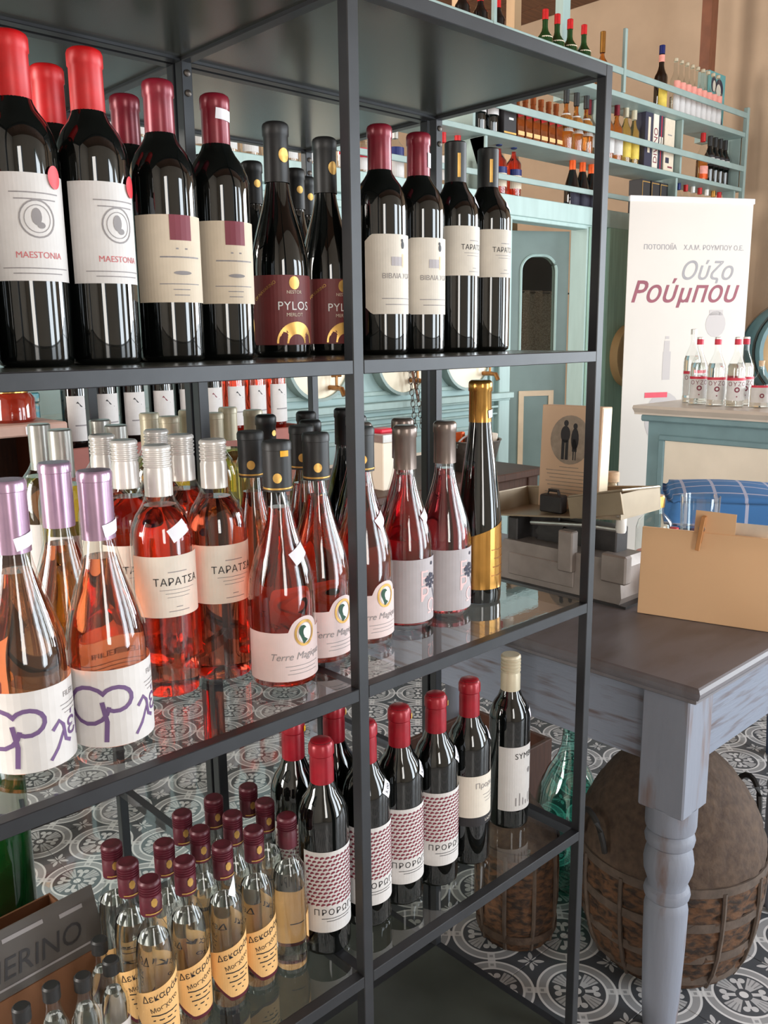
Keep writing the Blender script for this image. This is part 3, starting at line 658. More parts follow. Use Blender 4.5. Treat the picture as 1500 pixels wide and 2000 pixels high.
sticker(oR[0], pR, 0.168, 0.75, 0.02, 0.014, 0.5); sticker(oR[3], pR, 0.238, 0.5, 0.014, 0.016, 0, R=0.0166)
# --- gold flute
pG = [(0, 0.003), (0.030, 0), (0.0355, 0.003), (0.0362, 0.01), (0.0362, 0.11), (0.0355, 0.135), (0.033, 0.165), (0.0295, 0.195), (0.025, 0.23), (0.0205, 0.262), (0.0178, 0.285), (0.0165, 0.30), (0.0163, 0.354), (0, 0.354)]
G = bottle('sparkling_bottle', 'tall black flute bottle with gold capsule and gold label', 'bottle', pG, 'dark_glass', (0.291, 0.356, 0.0176, 'gold', 'capsule'))
l = obj('label', label_mesh(pG, -0.05, 0.05, lambda s: 0.026, lambda s: 0.128+s*0.35), 'gold', G)
print_on(l, Art().ring(0.02, 0, 0.006, 0.0068, 20).text('A', 0.009, 0.02, 0), pG, 0.12, 'ink_black')
print_on(l, Art().lines(0.015, 0, [0.05, 0.04, 0.045, 0.05], 0.014, 0.0016), pG, 0.09, 'brass', name='fine_print')
G.location = (-0.121, 0.14, Z3); sticker(G, pG, 0.305, 0.55, 0.026, 0.012, 0.12, R=0.018)
# --- rear rack, glass shelf: cream and silver caps, dark burgundies
pY = bordeaux(0.0375, 0.30, 0.19)
Yb = bottle('white_wine_bottle', '', 'bottle', pY, 'plain_glass', (0.24, 0.30, 0.0165, 'cap_cream', 'ring'), ('white_wine', 0.225), seg=28)
label_part(Yb, pY, -0.045, 0.045, 0.06, 0.15, 'label_white')
put(Yb, [(-0.436, 0.615), (-0.447, 0.53), (-0.36, 0.615), (-0.28, 0.61), (-0.362, 0.53), (-0.284, 0.525)], Z3, 'cream-capped white wine on the middle shelf of the rear rack', 'cream-capped white wines')
Yc = bottle('white_wine_bottle', '', 'bottle', pY, 'plain_glass', (0.23, 0.30, 0.0168, 'cap_silver', 'plain'), ('white_wine', 0.22), seg=28)
label_part(Yc, pY, -0.045, 0.045, 0.06, 0.15, 'label_white')
put(Yc, [(-0.644, 0.575), (-0.657, 0.47), (-0.55, 0.565), (-0.573, 0.465)], Z3, 'silver-capped white wine on the rear rack behind the lavender caps', 'silver-capped white wines')
K2 = bottle('wine_bottle', '', 'bottle', pK, 'dark_glass', (0.235, 0.30, 0.0163, 'cap_black', 'capsule'), seg=28)
label_part(K2, pK, -0.045, 0.045, 0.03, 0.10, 'label_cream')
obj('gold_seal', wrap(Art().disc(0, 0, 0.005), [(0.0163, 0), (0.0163, 1)], 0.27, 0.0014, 0.3), 'gold_foil', K2)
put(K2, [(-0.325, 0.43), (-0.335, 0.30), (-0.24, 0.43), (-0.236, 0.305), (-0.155, 0.43)], Z3, 'black-capped dark wine bottle behind the pink wines on the middle shelf', 'dark bottles on the middle shelf')
# --- shelf 4: patterned label
pP = bordeaux(0.0346, 0.305, 0.192)
Pb = bottle('wine_bottle', '', 'bottle', pP, 'dark_glass', (0.245, 0.305, 0.0163, 'cap_claret', 'wax'))
l = label_part(Pb, pP, -0.050, 0.050, 0.038, 0.158, 'label_white')
pat = Art()
for r_ in range(13):
    for c_ in range(13):
        x = -0.044+c_*0.0073+(0.00365 if r_ % 2 else 0); y = 0.041+r_*0.0058
        if x < 0.047: pat.disc(x, y, 0.0033, 0.0033, 6, 0.35, PI+0.35)
print_on(l, pat, pP, 0.038, 'ink_maroon', 0.0009, 'scale_pattern')
print_on(l, Art().text('ΠΡΟΡΩΓΟΣ', 0.0125, 0.004, 0, 0, 0, 1.25).lines(0.0, -0.009, [0.05, 0.036], 0.004, 0.0008), pP, 0.068, 'ink_black')
obj('neck_print', wrap(Art().text('LAZARIDI', 0.0065, 0, 0, 0, 0, 1.1), [(0.0150, 0), (0.0150, 1)], 0.241, 0.0006), 'label_cream', Pb)
lp = 'red-capped wine bottle with burgundy scale-pattern label, '
oP = put(Pb, [(-0.498, 0.091), (-0.418, 0.092), (-0.349, 0.094), (-0.278, 0.088), (-0.484, 0.172), (-0.408, 0.172)], Z4,
    [lp+'beside the clear spirit bottles', lp+'half hidden by the middle post', lp+'with price sticker, between two of its kind', lp+'next to the script label', lp+'second row, nearer the clear spirits', lp+'second row, nearer the middle post'], 'scale-pattern label wines', face=-0.15)
for i, a in ((1, 0.55), (2, 0.75), (3, 0.75)): sticker(oP[i], pP, 0.208, a, 0.021, 0.017, 0.75, '5,00')
for i in (2, 3, 4, 5): sticker(oP[i], pP, 0.29, 0.75, 0.006, 0.008, 0, m='sticker_yellow', R=0.0175)
Qb = bottle('wine_bottle', 'red-capped wine bottle with white script label above a black band', 'bottle', pP, 'dark_glass', (0.245, 0.305, 0.0163, 'cap_claret', 'wax'))
l = label_part(Qb, pP, -0.05, 0.05, 0.085, 0.155, 'label_ivory')
print_on(l, Art().text('Προρωγός', 0.0125, 0.012, 0).lines(0.014, -0.016, [0.04, 0.034, 0.03], 0.006, 0.0009), pP, 0.138, 'ink_grey')
l2 = obj('black_band', label_mesh(pP, -0.05, 0.05, 0.07, 0.085), 'ink_black', Qb)
print_on(l2, Art().text('LAZARIDI', 0.007, 0.014, 0), pP, 0.0775, 'label_ivory')
obj('neck_print', wrap(Art().text('LAZARIDI', 0.0065, 0, 0, 0, 0, 1.1), [(0.0150, 0), (0.0150, 1)], 0.241, 0.0006), 'label_cream', Qb)
Qb.location = (-0.2, 0.089, Z4); sticker(Qb, pP, 0.213, 0.8, 0.02, 0.018, 0.9, '5,00')
Sb = bottle('wine_bottle', 'white screw-capped red wine with SYMBOLO label at the rack end', 'bottle', pP, 'dark_glass', (0.236, 0.305, 0.0166, 'cap_cream', 'screw'))
l = label_part(Sb, pP, -0.05, 0.05, 0.036, 0.152, 'label_white')
print_on(l, Art().text('SYMBOLO', 0.0145, 0.012, 0, 0, 0, 1.05), pP, 0.135, 'ink_black')
print_on(l, Art().disc(0.01, 0.005, 0.005), pP, 0.1, 'ink_grey', name='crest_print'); sk = Art()
for q in range(7): sk.rect(-0.02+q*0.007, -0.018+q*0.007, -0.055, -0.04+0.008*math.sin(q*1.7))
print_on(l, sk, pP, 0.1, 'ink_grey', 0.0009, 'sketch_print')
Sb.location = (-0.072, 0.109, Z4); sticker(Sb, pP, 0.205, 0.7, 0.022, 0.015, 0.1)
# --- small clear spirit bottles
pS = [(0, 0.002), (0.019, 0), (0.023, 0.002), (0.0237, 0.006), (0.0237, 0.125), (0.0232, 0.135), (0.0205, 0.147), (0.0155, 0.157), (0.0118, 0.165), (0.0108, 0.175), (0.0108, 0.218), (0, 0.218)]
Sp = bottle('spirit_bottle', '', 'bottle', pS, 'clear_glass', (0.178, 0.22, 0.0128, 'cap_maroon', 'screw'), ('clear_spirit', 0.145), seg=30)
lt = lambda s: 0.094+0.35*s; lb_ = lambda s: 0.022+max(0, -s-0.008)*1.0+max(0, s-0.026)*0.4
l = label_part(Sp, pS, -0.036, 0.036, lb_, lt, 'label_kraft')
print_on(l, Art().text('Δεκαράκι', 0.0125, 0.002, 0, 0.3, 0.15), pS, 0.084, 'ink_black')
print_on(l, Art().text('Μοσχάτο', 0.0085, 0.003, 0, 0.3).lines(0.003, -0.011, [0.034, 0.03, 0.026, 0.02, 0.012], 0.0065, 0.0016), pS, 0.068, 'ink_black', name='fine_print')
obj('label_band', label_mesh(pS, -0.030, 0.034, lambda s: lb_(s)-0.005, lambda s: lb_(s)), 'cap_maroon', Sp)
obj('gold_leaf', wrap(Art().disc(0.001, 0.002, 0.004, 0.006, 7).rect(-0.01, 0.012, -0.0125, -0.011, 4), [(0.0128, 0), (0.0128, 1)], 0.194, 0.0012), 'gold_foil', Sp)
spots = [(-0.561, 0.088), (-0.61, 0.093), (-0.658, 0.091), (-0.708, 0.096), (-0.757, 0.091), (-0.759, 0.140), (-0.755, 0.189), (-0.707, 0.146), (-0.659, 0.141), (-0.655, 0.191), (-0.609, 0.142), (-0.604, 0.195), (-0.553, 0.187), (-0.560, 0.138)]
ls = ['clear spirit bottle turned to its back label beside the scale-pattern wine', 'clear maroon-capped spirit bottle, front row, between back-label and stickered ones', 'clear maroon-capped spirit bottle with white price sticker on its neck', 'clear maroon-capped spirit bottle, front row, second from the miniatures', 'clear maroon-capped spirit bottle, front row, next to the miniatures']+[None]*9
for i_ in range(5, 14): ls[i_] = 'clear maroon-capped spirit bottle in the %s row of the low shelf' % ('third' if spots[i_][1] > 0.17 else 'second')
oS = put(Sp, spots, Z4, ls, 'clear spirit bottles with maroon caps', rot=[1.9]+[random.uniform(-0.32, -0.1) for _ in range(13)])
sticker(oS[2], pS, 0.166, 0.55, 0.024, 0.009, 0.9)
pN = [(0, 0.001), (0.014, 0), (0.0165, 0.002), (0.0168, 0.006), (0.0168, 0.07), (0.0155, 0.08), (0.011, 0.093), (0.0085, 0.104), (0.008, 0.128), (0, 0.128)]
Nb = bottle('miniature_bottle', '', 'bottle', pN, 'clear_glass', (0.113, 0.13, 0.0098, 'cap_black', 'plain'), ('clear_spirit', 0.09), seg=22)
obj('label', label_mesh(pN, -0.018, 0.018, 0.015, 0.055), 'label_white', Nb)
put(Nb, [(-0.797, 0.150), (-0.803, 0.108), (-0.838, 0.106), (-0.870, 0.116), (-0.906, 0.108), (-0.94, 0.104)], Z4, 'black-capped clear miniature bottle in front of the brown carton', 'black-capped miniatures')
# carton and green box on the low shelf
t = thing('cardboard_carton', 'brown open carton with dark printed flap behind the miniatures', 'box', (-0.903, 0.258, Z4+0.001), 0.08)
bx('front_panel', -0.07, 0.13, -0.075, -0.072, 0, 0.085, 'carton_brown', t); bx('back_panel', -0.07, 0.13, 0.072, 0.075, 0, 0.085, 'carton_brown', t)
bx('side_panel', -0.07, -0.067, -0.072, 0.072, 0, 0.085, 'carton_brown', t); bx('side_panel', 0.127, 0.13, -0.072, 0.072, 0, 0.085, 'carton_brown', t)
bx('bottom', -0.067, 0.127, -0.072, 0.072, 0, 0.003, 'carton_brown', t)
f = bx('printed_flap', -0.068, 0.128, -0.004, 0, 0, 0.075, 'carton_grey', t); f.location = (0.03, -0.072, 0.083); f.rotation_euler = (-0.35, 0, 0)
tx = Art().text('MERINO', 0.034, 0.01, 0.03, 0, 0.25)
obj('lettering', mesh('lettering', [(x, -0.0028, z+0.0) for x, z in tx.v], tx.f), 'ink_black', f)
tx = Art().rect(-0.05, 0.09, 0.01, 0.0125).rect(-0.08, -0.05, 0.058, 0.062).rect(-0.02, 0.03, 0.06, 0.065).rect(0.05, 0.08, 0.055, 0.06)
obj('light_print', mesh('light_print', [(x, -0.0028, z) for x, z in tx.v], tx.f), 'ink_grey', f)
GB = bottle('green_bottle', 'large dark green glass bottle behind the carton on the rear rack', 'bottle', bordeaux(0.05, 0.34, 0.24, 0.016), 'bottle_green', (0.31, 0.345, 0.018, 'cap_black', 'plain'), seg=28)
GB.location = (-0.815, 0.44, Z4)

# ================================================================== TABLE
TZ = 0.775; TX0, TX1, TY0, TY1 = 0.168, 0.885, -0.109, 1.09
t = thing('painted_table', 'blue-grey distressed wooden table with turned legs', 'table', (0, 0, 0))
bm_prof = [(0.0, 0.0), (0.006, 0.004), (0.006, 0.010), (0.012, 0.014), (0.016, 0.020), (0.018, 0.028), (0.014, 0.034), (0.010, 0.036)]
vs = []; fs = []
cx, cy = (TX0+TX1)/2, (TY0+TY1)/2
hx, hy = (TX1-TX0)/2, (TY1-TY0)/2
for o_, z in bm_prof:
    e_ = 0.018-o_
    for sx, sy in ((-1, -1), (1, -1), (1, 1), (-1, 1)): vs.append((cx+sx*(hx-e_), cy+sy*(hy-e_), TZ-0.036+z))
k = len(bm_prof)
for i in range(k-1):
    for q in range(4): fs.append((i*4+q, i*4+(q+1) % 4, (i+1)*4+(q+1) % 4, (i+1)*4+q))
fs += [(3, 2, 1, 0), tuple(4*(k-1)+q for q in range(4))]
obj('tabletop', mesh('tabletop', vs, fs), 'table_top_paint', t)
ins = 0.035; LW = 0.092; AZ = 0.185
lx = [TX0+ins+LW/2, TX1-ins-LW/2]; ly = [TY0+ins+LW/2, TY1-ins-LW/2]
leg_p = [(0, 0), (0.026, 0), (0.03, 0.006), (0.033, 0.03), (0.036, 0.08), (0.04, 0.2), (0.0415, 0.285), (0.039, 0.298), (0.036, 0.304), (0.042, 0.31), (0.044, 0.318), (0.042, 0.327), (0.036, 0.333), (0.037, 0.34), (0.0455, 0.365), (0.047, 0.385), (0.044, 0.405), (0.0385, 0.418), (0.045, 0.424), (0.047, 0.434), (0.044, 0.444), (0.0395, 0.449), (0.046, 0.455), (0.0475, 0.462), (0.0475, 0.505), (0, 0.505)]
lm = lathe(leg_p, 28, 'leg', 0.5); bkm = bxm(LW, LW, TZ-0.036-0.5, 0.003)
for x in lx:
    for y in ly:
        q = obj('leg', lm, 'table_paint', t, (x, y, 0)); obj('leg_block', bkm, 'table_paint', q, (0, 0, 0.5))
az0 = TZ-0.036-0.15; az1 = TZ-0.036
bx('apron', lx[0]-LW/2+0.012, lx[0]-LW/2+0.034, ly[0]+LW/2, ly[1]-LW/2, az0, az1, 'table_apron_paint', t)
bx('apron', lx[1]+LW/2-0.034, lx[1]+LW/2-0.012, ly[0]+LW/2, ly[1]-LW/2, az0, az1, 'table_apron_paint', t)
bx('apron', lx[0]+LW/2, lx[1]-LW/2, ly[0]-LW/2+0.012, ly[0]-LW/2+0.034, az0, az1, 'table_apron_paint', t)
bx('apron', lx[0]+LW/2, lx[1]-LW/2, ly[1]+LW/2-0.034, ly[1]+LW/2-0.012, az0, az1, 'table_apron_paint', t)

# ================================================================== DEMIJOHNS
def wicker_body(prof, seg=64, amp=0.006, zlo=0, zhi=9, name='straw_body'):
    me = lathe(prof, seg, name)
    rnd = random.Random(3)
    for v in me.vertices:
        if zlo < v.co.z < zhi:
            r = math.hypot(v.co.x, v.co.y)
            if r > 1e-4:
                k = 1+rnd.uniform(-amp, amp)/r; v.co.x *= k; v.co.y *= k
    return me
def dense(prof, n):
    out = []
    for (r0, z0), (r1, z1) in zip(prof, prof[1:]):
        for i in range(n): out.append((r0+(r1-r0)*i/n, z0+(z1-z0)*i/n))
    return out+[prof[-1]]
pW = [(0, 0.002), (0.145, 0), (0.168, 0.03), (0.188, 0.1), (0.197, 0.17), (0.2, 0.23), (0.198, 0.27)]
pW2 = [(0.2, 0.268), (0.196, 0.30), (0.185, 0.34), (0.16, 0.39), (0.122, 0.44), (0.075, 0.482), (0.034, 0.505), (0.027, 0.53), (0.0, 0.53)]
t = thing('wicker_demijohn', 'big brown wicker-covered demijohn under the table corner', 'demijohn', (0.492, 0.096, 0.003), 0.4)
obj('straw_body', wicker_body(dense(pW, 5), 72, 0.005), 'wicker_straw', t)
obj('woven_shoulder', wicker_body(dense(pW2[:-3], 4)+pW2[-3:], 72, 0.0025, 0.275), 'wicker_dark', t)
def hoop(t, r, z, h, m='wicker_strap', name='hoop', th_=0.004):
    obj(name, lathe([(r, z), (r+th_, z), (r+th_, z+h), (r, z+h), (r, z)], 48, name, 0.5), m, t)
for z, r in ((0.255, 0.2), (0.175, 0.198), (0.095, 0.187), (0.03, 0.168)): hoop(t, r, z, 0.020)
for k in range(12):
    a = 2*PI*k/12+0.13
    obj('slat', tube([(math.sin(a)*(rz(pW, z)+0.004), -math.cos(a)*(rz(pW, z)+0.004), z) for z in (0.015, 0.06, 0.11, 0.16, 0.21, 0.262)], 0.0052, 6, False, 'slat'), 'wicker_strap', t)
obj('cork_neck', lathe([(0.022, 0.53), (0.024, 0.532), (0.024, 0.547), (0, 0.549)], 18), 'wicker_dark', t)
for s in (-1, 1):
    a = 0.75 if s > 0 else 0.75+PI
    ex = Vector((math.sin(a), -math.cos(a), 0)); tg = Vector((math.cos(a), math.sin(a), 0))
    pts = [ex*0.2+tg*(0.045*math.cos(q))+Vector((0, 0, 0.30+0.075*math.sin(q)))+ex*0.012*math.sin(q) for q in [PI*i/10 for i in range(11)]]
    obj('rope_handle', tube(pts, 0.0065, 7, False, 'rope_handle'), 'rope_black', t)
pw = [(0, 0.002), (0.075, 0), (0.088, 0.02), (0.092, 0.08), (0.092, 0.22), (0.088, 0.25)]
pw2 = [(0.09, 0.248), (0.084, 0.27), (0.062, 0.30), (0.035, 0.335), (0.022, 0.355), (0.02, 0.40), (0, 0.4)]
t = thing('wicker_demijohn', 'small brown wicker demijohn on the floor behind the low shelf', 'demijohn', (0.285, 0.36, 0.003), 0.2)
obj('straw_body', wicker_body(dense(pw, 4), 56, 0.004), 'wicker_straw', t)
obj('woven_shoulder', wicker_body(dense(pw2, 4), 56, 0.003, 0.255), 'wicker_dark', t)
for z, r in ((0.235, 0.091), (0.03, 0.0895)): hoop(t, r, z, 0.018, 'wicker_dark')
for k in range(9):
    a = 2*PI*k/9
    obj('slat', tube([(math.sin(a)*(rz(pw, z)+0.003), -math.cos(a)*(rz(pw, z)+0.003), z) for z in (0.01, 0.08, 0.16, 0.245)], 0.005, 6), 'wicker_strap', t)
t = thing('glass_demijohn', 'pale green glass demijohn standing between the wicker ones', 'demijohn', (0.523, 0.388, 0.003), 0); t.scale = (0.85, 0.85, 1.05)
pj = [(0, 0.012), (0.05, 0.004), (0.07, 0.0), (0.088, 0.008), (0.098, 0.04), (0.102, 0.12), (0.1, 0.19), (0.088, 0.25), (0.062, 0.295), (0.036, 0.33), (0.024, 0.36), (0.02, 0.40), (0.024, 0.41), (0.024, 0.425), (0.018, 0.426)]
obj('glass_body', wicker_body(dense(pj, 3), 48, 0.0012, 0.02, 0.33), 'demijohn_glass', t)
pji = [(r-0.005, z+0.004) for r, z in pj[3:7]]
obj('inner_glass', lathe([(0, 0.012)]+pji+[(0.075, 0.26), (0.02, 0.33)], 40), 'demijohn_glass', t)

# ================================================================== THINGS ON THE TABLE
t = thing('balance_scale', 'old grey metal counter scale with a tilted tin pan', 'scale', (0.557, 0.411, TZ), 0.0)
ho = obj('housing', prism([(-0.17, 0.004), (0.17, 0.004), (0.175, 0.02), (0.168, 0.085), (0.155, 0.105), (-0.155, 0.105), (-0.168, 0.085), (-0.175, 0.02)], 0.115, 'housing'), 'scale_paint', t, (-0.08, 0, 0), (0, 0, -PI/2))
bx('inset_panel', -0.0835, -0.0785, -0.05, 0.14, 0.02, 0.075, 'scale_paint', t, 0.002)
bx('foot_plate', -0.085, 0.045, -0.19, 0.19, 0.0, 0.006, 'scale_dark', t)
bx('dark_filler_block', -0.02, 0.03, -0.12, 0.13, 0.1, 0.162, 'scale_dark', t, 0.003)  # dark block added to close the bright see-through gap below the pan
bx('bracket', -0.095, -0.07, -0.052, -0.012, 0.058, 0.155, 'scale_paint', t, 0.003); bx('bracket', -0.07, 0.02, 0.125, 0.155, 0.1, 0.16, 'scale_dark', t, 0.003)
bx('bracket', -0.092, -0.065, -0.19, -0.125, 0.055, 0.12, 'scale_paint', t, 0.004)
gear = []
for k in range(48):
    a = 2*PI*k/48; r_ = 0.045 if k % 4 < 2 else 0.037
    gear.append((r_*math.cos(a), r_*math.sin(a)))
obj('toothed_wheel', prism(gear, 0.006, 'toothed_wheel'), 'scale_dark', t, (-0.03, 0.055, 0.128), (0, 0, -PI/2))
obj('lever', tube([(-0.06, 0.09, 0.152), (-0.06, -0.06, 0.167), (-0.06, -0.16, 0.17)], 0.005, 8), 'steel', t)
obj('knob', lathe([(0, 0), (0.010, 0.0), (0.012, 0.006), (0.012, 0.044), (0.008, 0.052), (0, 0.053)], 16), 'porcelain', t, (-0.06, -0.155, 0.165))
# pan
pan = bx('pan', -0.085, 0.085, -0.17, 0.21, 0, 0.004, 'tin', t); pan.location = (0.0, 0.02, 0.178); pan.rotation_euler = (-0.11, 0.0, 0)
bx('pan_rim', 0.081, 0.085, -0.19, 0.19, 0.004, 0.05, 'tin', pan)
bx('pan_rim', -0.081, 0.081, 0.186, 0.19, 0.004, 0.05, 'tin', pan)
fl_ = bx('pan_front_wall', -0.0885, -0.0845, -0.20, -0.06, 0.0, 0.05, 'tin', pan, 0.001); fl_.rotation_euler = (-0.1, 0, 0); fl_.location.z = 0.006
bx('pan_end', -0.084, 0.081, -0.19, -0.186, 0.004, 0.056, 'tin', pan)
obj('pan_edge', tube([(-0.0865, -0.06, 0.05), (-0.0865, -0.198, 0.066), (0.083, -0.19, 0.052), (0.083, 0.188, 0.05), (-0.083, 0.188, 0.05)], 0.003, 6), 'tin', pan)
# old-photo box standing in the pan
zb = TZ+0.186
t = thing('photo_box', 'tan upright carton with an old photograph of a couple and printed lines', 'box', (0.542, 0.432, zb), -1.45)
b0 = bx('carton', -0.078, 0.078, 0.0, 0.05, 0, 0.245, 'box_tan', t, 0.0015); b0.rotation_euler = (-0.05, 0, 0)
bx('side_print_panel', 0.0782, 0.0788, -0.022, 0.022, 0.004, 0.241, 'box_edge', b0)
def flat(art, y, m, parent, name): return obj(name, mesh(name, [(x, y, z) for x, z in art.v], art.f), m, parent)
flat(Art().disc(0.0, 0.165, 0.052, 0.058, 28), -0.0256, 'photo_grey', b0, 'photograph')
fig = Art().rect(-0.022, -0.014, 0.118, 0.165).rect(-0.012, -0.004, 0.118, 0.165).disc(-0.013, 0.178, 0.0125, 0.02).disc(-0.012, 0.204, 0.006, 0.0075)
fig.disc(0.012, 0.168, 0.010, 0.026).rect(0.006, 0.018, 0.138, 0.168).rect(0.008, 0.011, 0.118, 0.14).rect(0.014, 0.0165, 0.118, 0.14).disc(0.012, 0.198, 0.0055, 0.007)
flat(fig, -0.0259, 'ink_black', b0, 'couple_print')
flat(Art().lines(0.0, 0.10, [0.05, 0.12, 0.115, 0.1, 0.12, 0.11, 0.09, 0.12, 0.11, 0.1], 0.0088, 0.0018), -0.0256, 'photo_grey', b0, 'fine_print')
t = tag(bx('iron_weight', -0.03, 0.03, -0.014, 0.014, 0, 0.042, 'black_weight', None, 0.003), 'small black block weight leaning against the photo carton', 'weight'); t.location = (0.506, 0.445, TZ+0.184); t.rotation_euler = (0, 0, -1.5)
obj('handle', tube([(-0.016, 0, 0.04), (-0.012, 0, 0.052), (0.012, 0, 0.052), (0.016, 0, 0.04)], 0.004, 6), 'black_weight', t)
# kraft board with clothes peg and card
t = thing('kraft_board', 'blank kraft board standing on the painted table', 'board', (0.471, 0.192, TZ+0.0005), -1.30)
bo = bx('board', 0.0, 0.32, 0.0, 0.012, 0, 0.19, 'kraft', t, 0.001); bo.rotation_euler = (-0.06, 0, 0)
t2 = thing('clothes_peg', 'wooden clothes peg clipped to the kraft board edge', 'peg', (0.5016, 0.078, TZ+0.155), -1.30)
for s, q in ((-0.004, 0.06), (0.014, -0.06)):
    o = bx('prong', -0.0045, 0.0045, -0.0025, 0.0025, 0, 0.072, 'pine', t2, 0.001); o.location = (0, s, 0); o.rotation_euler = (-q*0.6, 0.12, 0)
obj('spring', tube([(0.005+0.006*math.cos(a), 0.005, 0.045+0.006*math.sin(a)) for a in [k*0.7 for k in range(10)]], 0.0012, 5, True), 'steel', t2)
t3 = tag(bx('note_card', -0.04, 0.04, 0.0, 0.001, 0, 0.06, 'kraft'), 'small blank kraft card pegged behind the kraft board', 'card'); t3.location = (0.523, 0.055, TZ+0.175); t3.rotation_euler = (-0.03, 0.03, -1.30)
t3 = tag(bx('paper_card', -0.04, 0.04, 0.0, 0.001, 0, 0.085, 'label_ivory'), 'pale blank paper card standing behind the kraft board', 'card'); t3.location = (0.557, 0.001, TZ); t3.rotation_euler = (-0.03, 0.0, -1.30); t3.scale = (1, 1, 2.5)
# small things behind the board
pbk = [(0, 0.002), (0.027, 0), (0.03, 0.003), (0.03, 0.13), (0.026, 0.15), (0.014, 0.17), (0.0135, 0.225), (0.012, 0.226), (0.012, 0.17), (0.0, 0.17)]
t = thing('corked_bottle', 'small clear glass bottle with a cork behind the tin pan', 'bottle', (0.752, 0.44, TZ))
obj('glass_body', lathe(pbk, 28), 'plain_glass', t); obj('cork', lathe([(0.0105, 0.205), (0.0108, 0.226), (0.0165, 0.228), (0.0165, 0.25), (0.014, 0.253), (0, 0.253)], 18), 'cork', t)
t = thing('glass_jar', 'round clear glass jar with gold lid behind the white bowl', 'jar', (0.771, 0.328, TZ))
obj('glass_body', lathe([(0, 0.002), (0.04, 0), (0.045, 0.005), (0.045, 0.12), (0.04, 0.14), (0.02, 0.16), (0.018, 0.185)], 28), 'plain_glass', t)
obj('pink_salt', lathe([(0, 0.004), (0.041, 0.004), (0.042, 0.06), (0, 0.062)], 24), 'label_pink', t); obj('lid', lathe([(0.022, 0.175), (0.022, 0.2), (0.02, 0.204), (0, 0.204)], 18), 'gold', t)
t = thing('glass_pitcher', 'wide open glass tumbler beside the gold-lidded jar', 'glass', (0.80, 0.226, TZ))
obj('glass_body', lathe([(0, 0.006), (0.036, 0.0), (0.04, 0.004), (0.046, 0.21), (0.044, 0.211), (0.037, 0.01), (0, 0.01)], 28), 'plain_glass', t)
t = thing('white_bowl', 'small white faceted porcelain bowl beside the scale', 'bowl', (0.61, 0.201, TZ))
obj('bowl_body', lathe([(0, 0.001), (0.026, 0.0), (0.03, 0.003), (0.043, 0.03), (0.045, 0.055), (0.041, 0.06), (0.036, 0.05), (0.028, 0.012), (0, 0.008)], 9, 'bowl', 0.2), 'porcelain', t)
t = thing('squeeze_bottle', 'white plastic bottle with red flip cap leaning over the bowl', 'bottle', (0.688, 0.231, TZ), 0.4)
obj('plastic_body', lathe([(0, 0.001), (0.022, 0), (0.024, 0.004), (0.024, 0.08), (0.018, 0.095), (0.011, 0.1)], 20), 'white_plastic', t); obj('flip_cap', lathe([(0.016, 0.096), (0.016, 0.125), (0.011, 0.128), (0.010, 0.15), (0, 0.152)], 18), 'red_plastic', t)
t = thing('label_tag', 'red and white folded swing tag propped on the white bowl', 'tag', (0.61, 0.201, TZ+0.05), -1.3)
o = bx('red_tab', -0.03, 0.0, -0.002, 0.002, 0, 0.028, 'red_plastic', t, 0.001); o.rotation_euler = (0.2, -0.6, 0)
o = bx('white_tab', -0.002, 0.03, -0.002, 0.002, 0, 0.045, 'white_plastic', t, 0.001); o.rotation_euler = (0.2, 0.5, 0)
# ================================================================== STOOL, CRATE UNDER TABLE
t = thing('bar_stool', 'bar stool with blue plaid cushion in front of the counter', 'stool', (1.64, 0.56, 0.003), 0.55)
bm = bmesh.new(); bmesh.ops.create_cube(bm, size=1)
bmesh.ops.subdivide_edges(bm, edges=bm.edges[:], cuts=9, use_grid_fill=True)
for v in bm.verts:
    x, y, z = v.co*2
    k = (1-abs(x)**6*0.06)*(1-abs(y)**6*0.06)
    v.co = Vector((x*0.20*(1-0.05*max(0, z)*abs(y)), y*0.20*(1-0.05*max(0, z)*abs(x)), z*0.05+0.022*max(0, z)*(1-x*x)*(1-y*y)-0.0))
bmesh.ops.bevel(bm, geom=[e for e in bm.edges if len(e.link_faces) == 2 and e.calc_face_angle() > 1.0], offset=0.018, segments=3, affect='EDGES')
me = bpy.data.meshes.new('cushion'); bm.to_mesh(me); bm.free(); me.shade_smooth()
obj('cushion', me, 'blue_plaid_cloth', t, (0, 0, 0.80))
bx('seat_frame', -0.17, 0.17, -0.17, 0.17, 0.70, 0.748, 'stool_frame', t, 0.01)
for sx in (-1, 1):
    for sy in (-1, 1): obj('leg', tube([(sx*0.15, sy*0.15, 0.70), (sx*0.18, sy*0.18, 0.0)], 0.02, 8), 'stool_frame', t)
for z in (0.25,):
    for a, b in (((-1, -1), (1, -1)), ((1, -1), (1, 1)), ((1, 1), (-1, 1)), ((-1, 1), (-1, -1))):
        obj('stretcher', tube([(a[0]*0.169, a[1]*0.169, z), (b[0]*0.169, b[1]*0.169, z)], 0.012, 8), 'stool_frame', t)
t = thing('wooden_crate', 'low dark wooden crate on the floor under the painted table', 'crate', (0.62, 0.80, 0.003), 0.0)
for x0, x1, y0, y1 in ((-0.2, 0.2, -0.15, -0.135), (-0.2, 0.2, 0.135, 0.15), (-0.2, -0.185, -0.135, 0.135), (0.185, 0.2, -0.135, 0.135)): bx('side_board', x0, x1, y0, y1, 0, 0.2, 'wood_dark', t, 0.002)
bx('bottom', -0.185, 0.185, -0.135, 0.135, 0, 0.012, 'wood_dark', t)

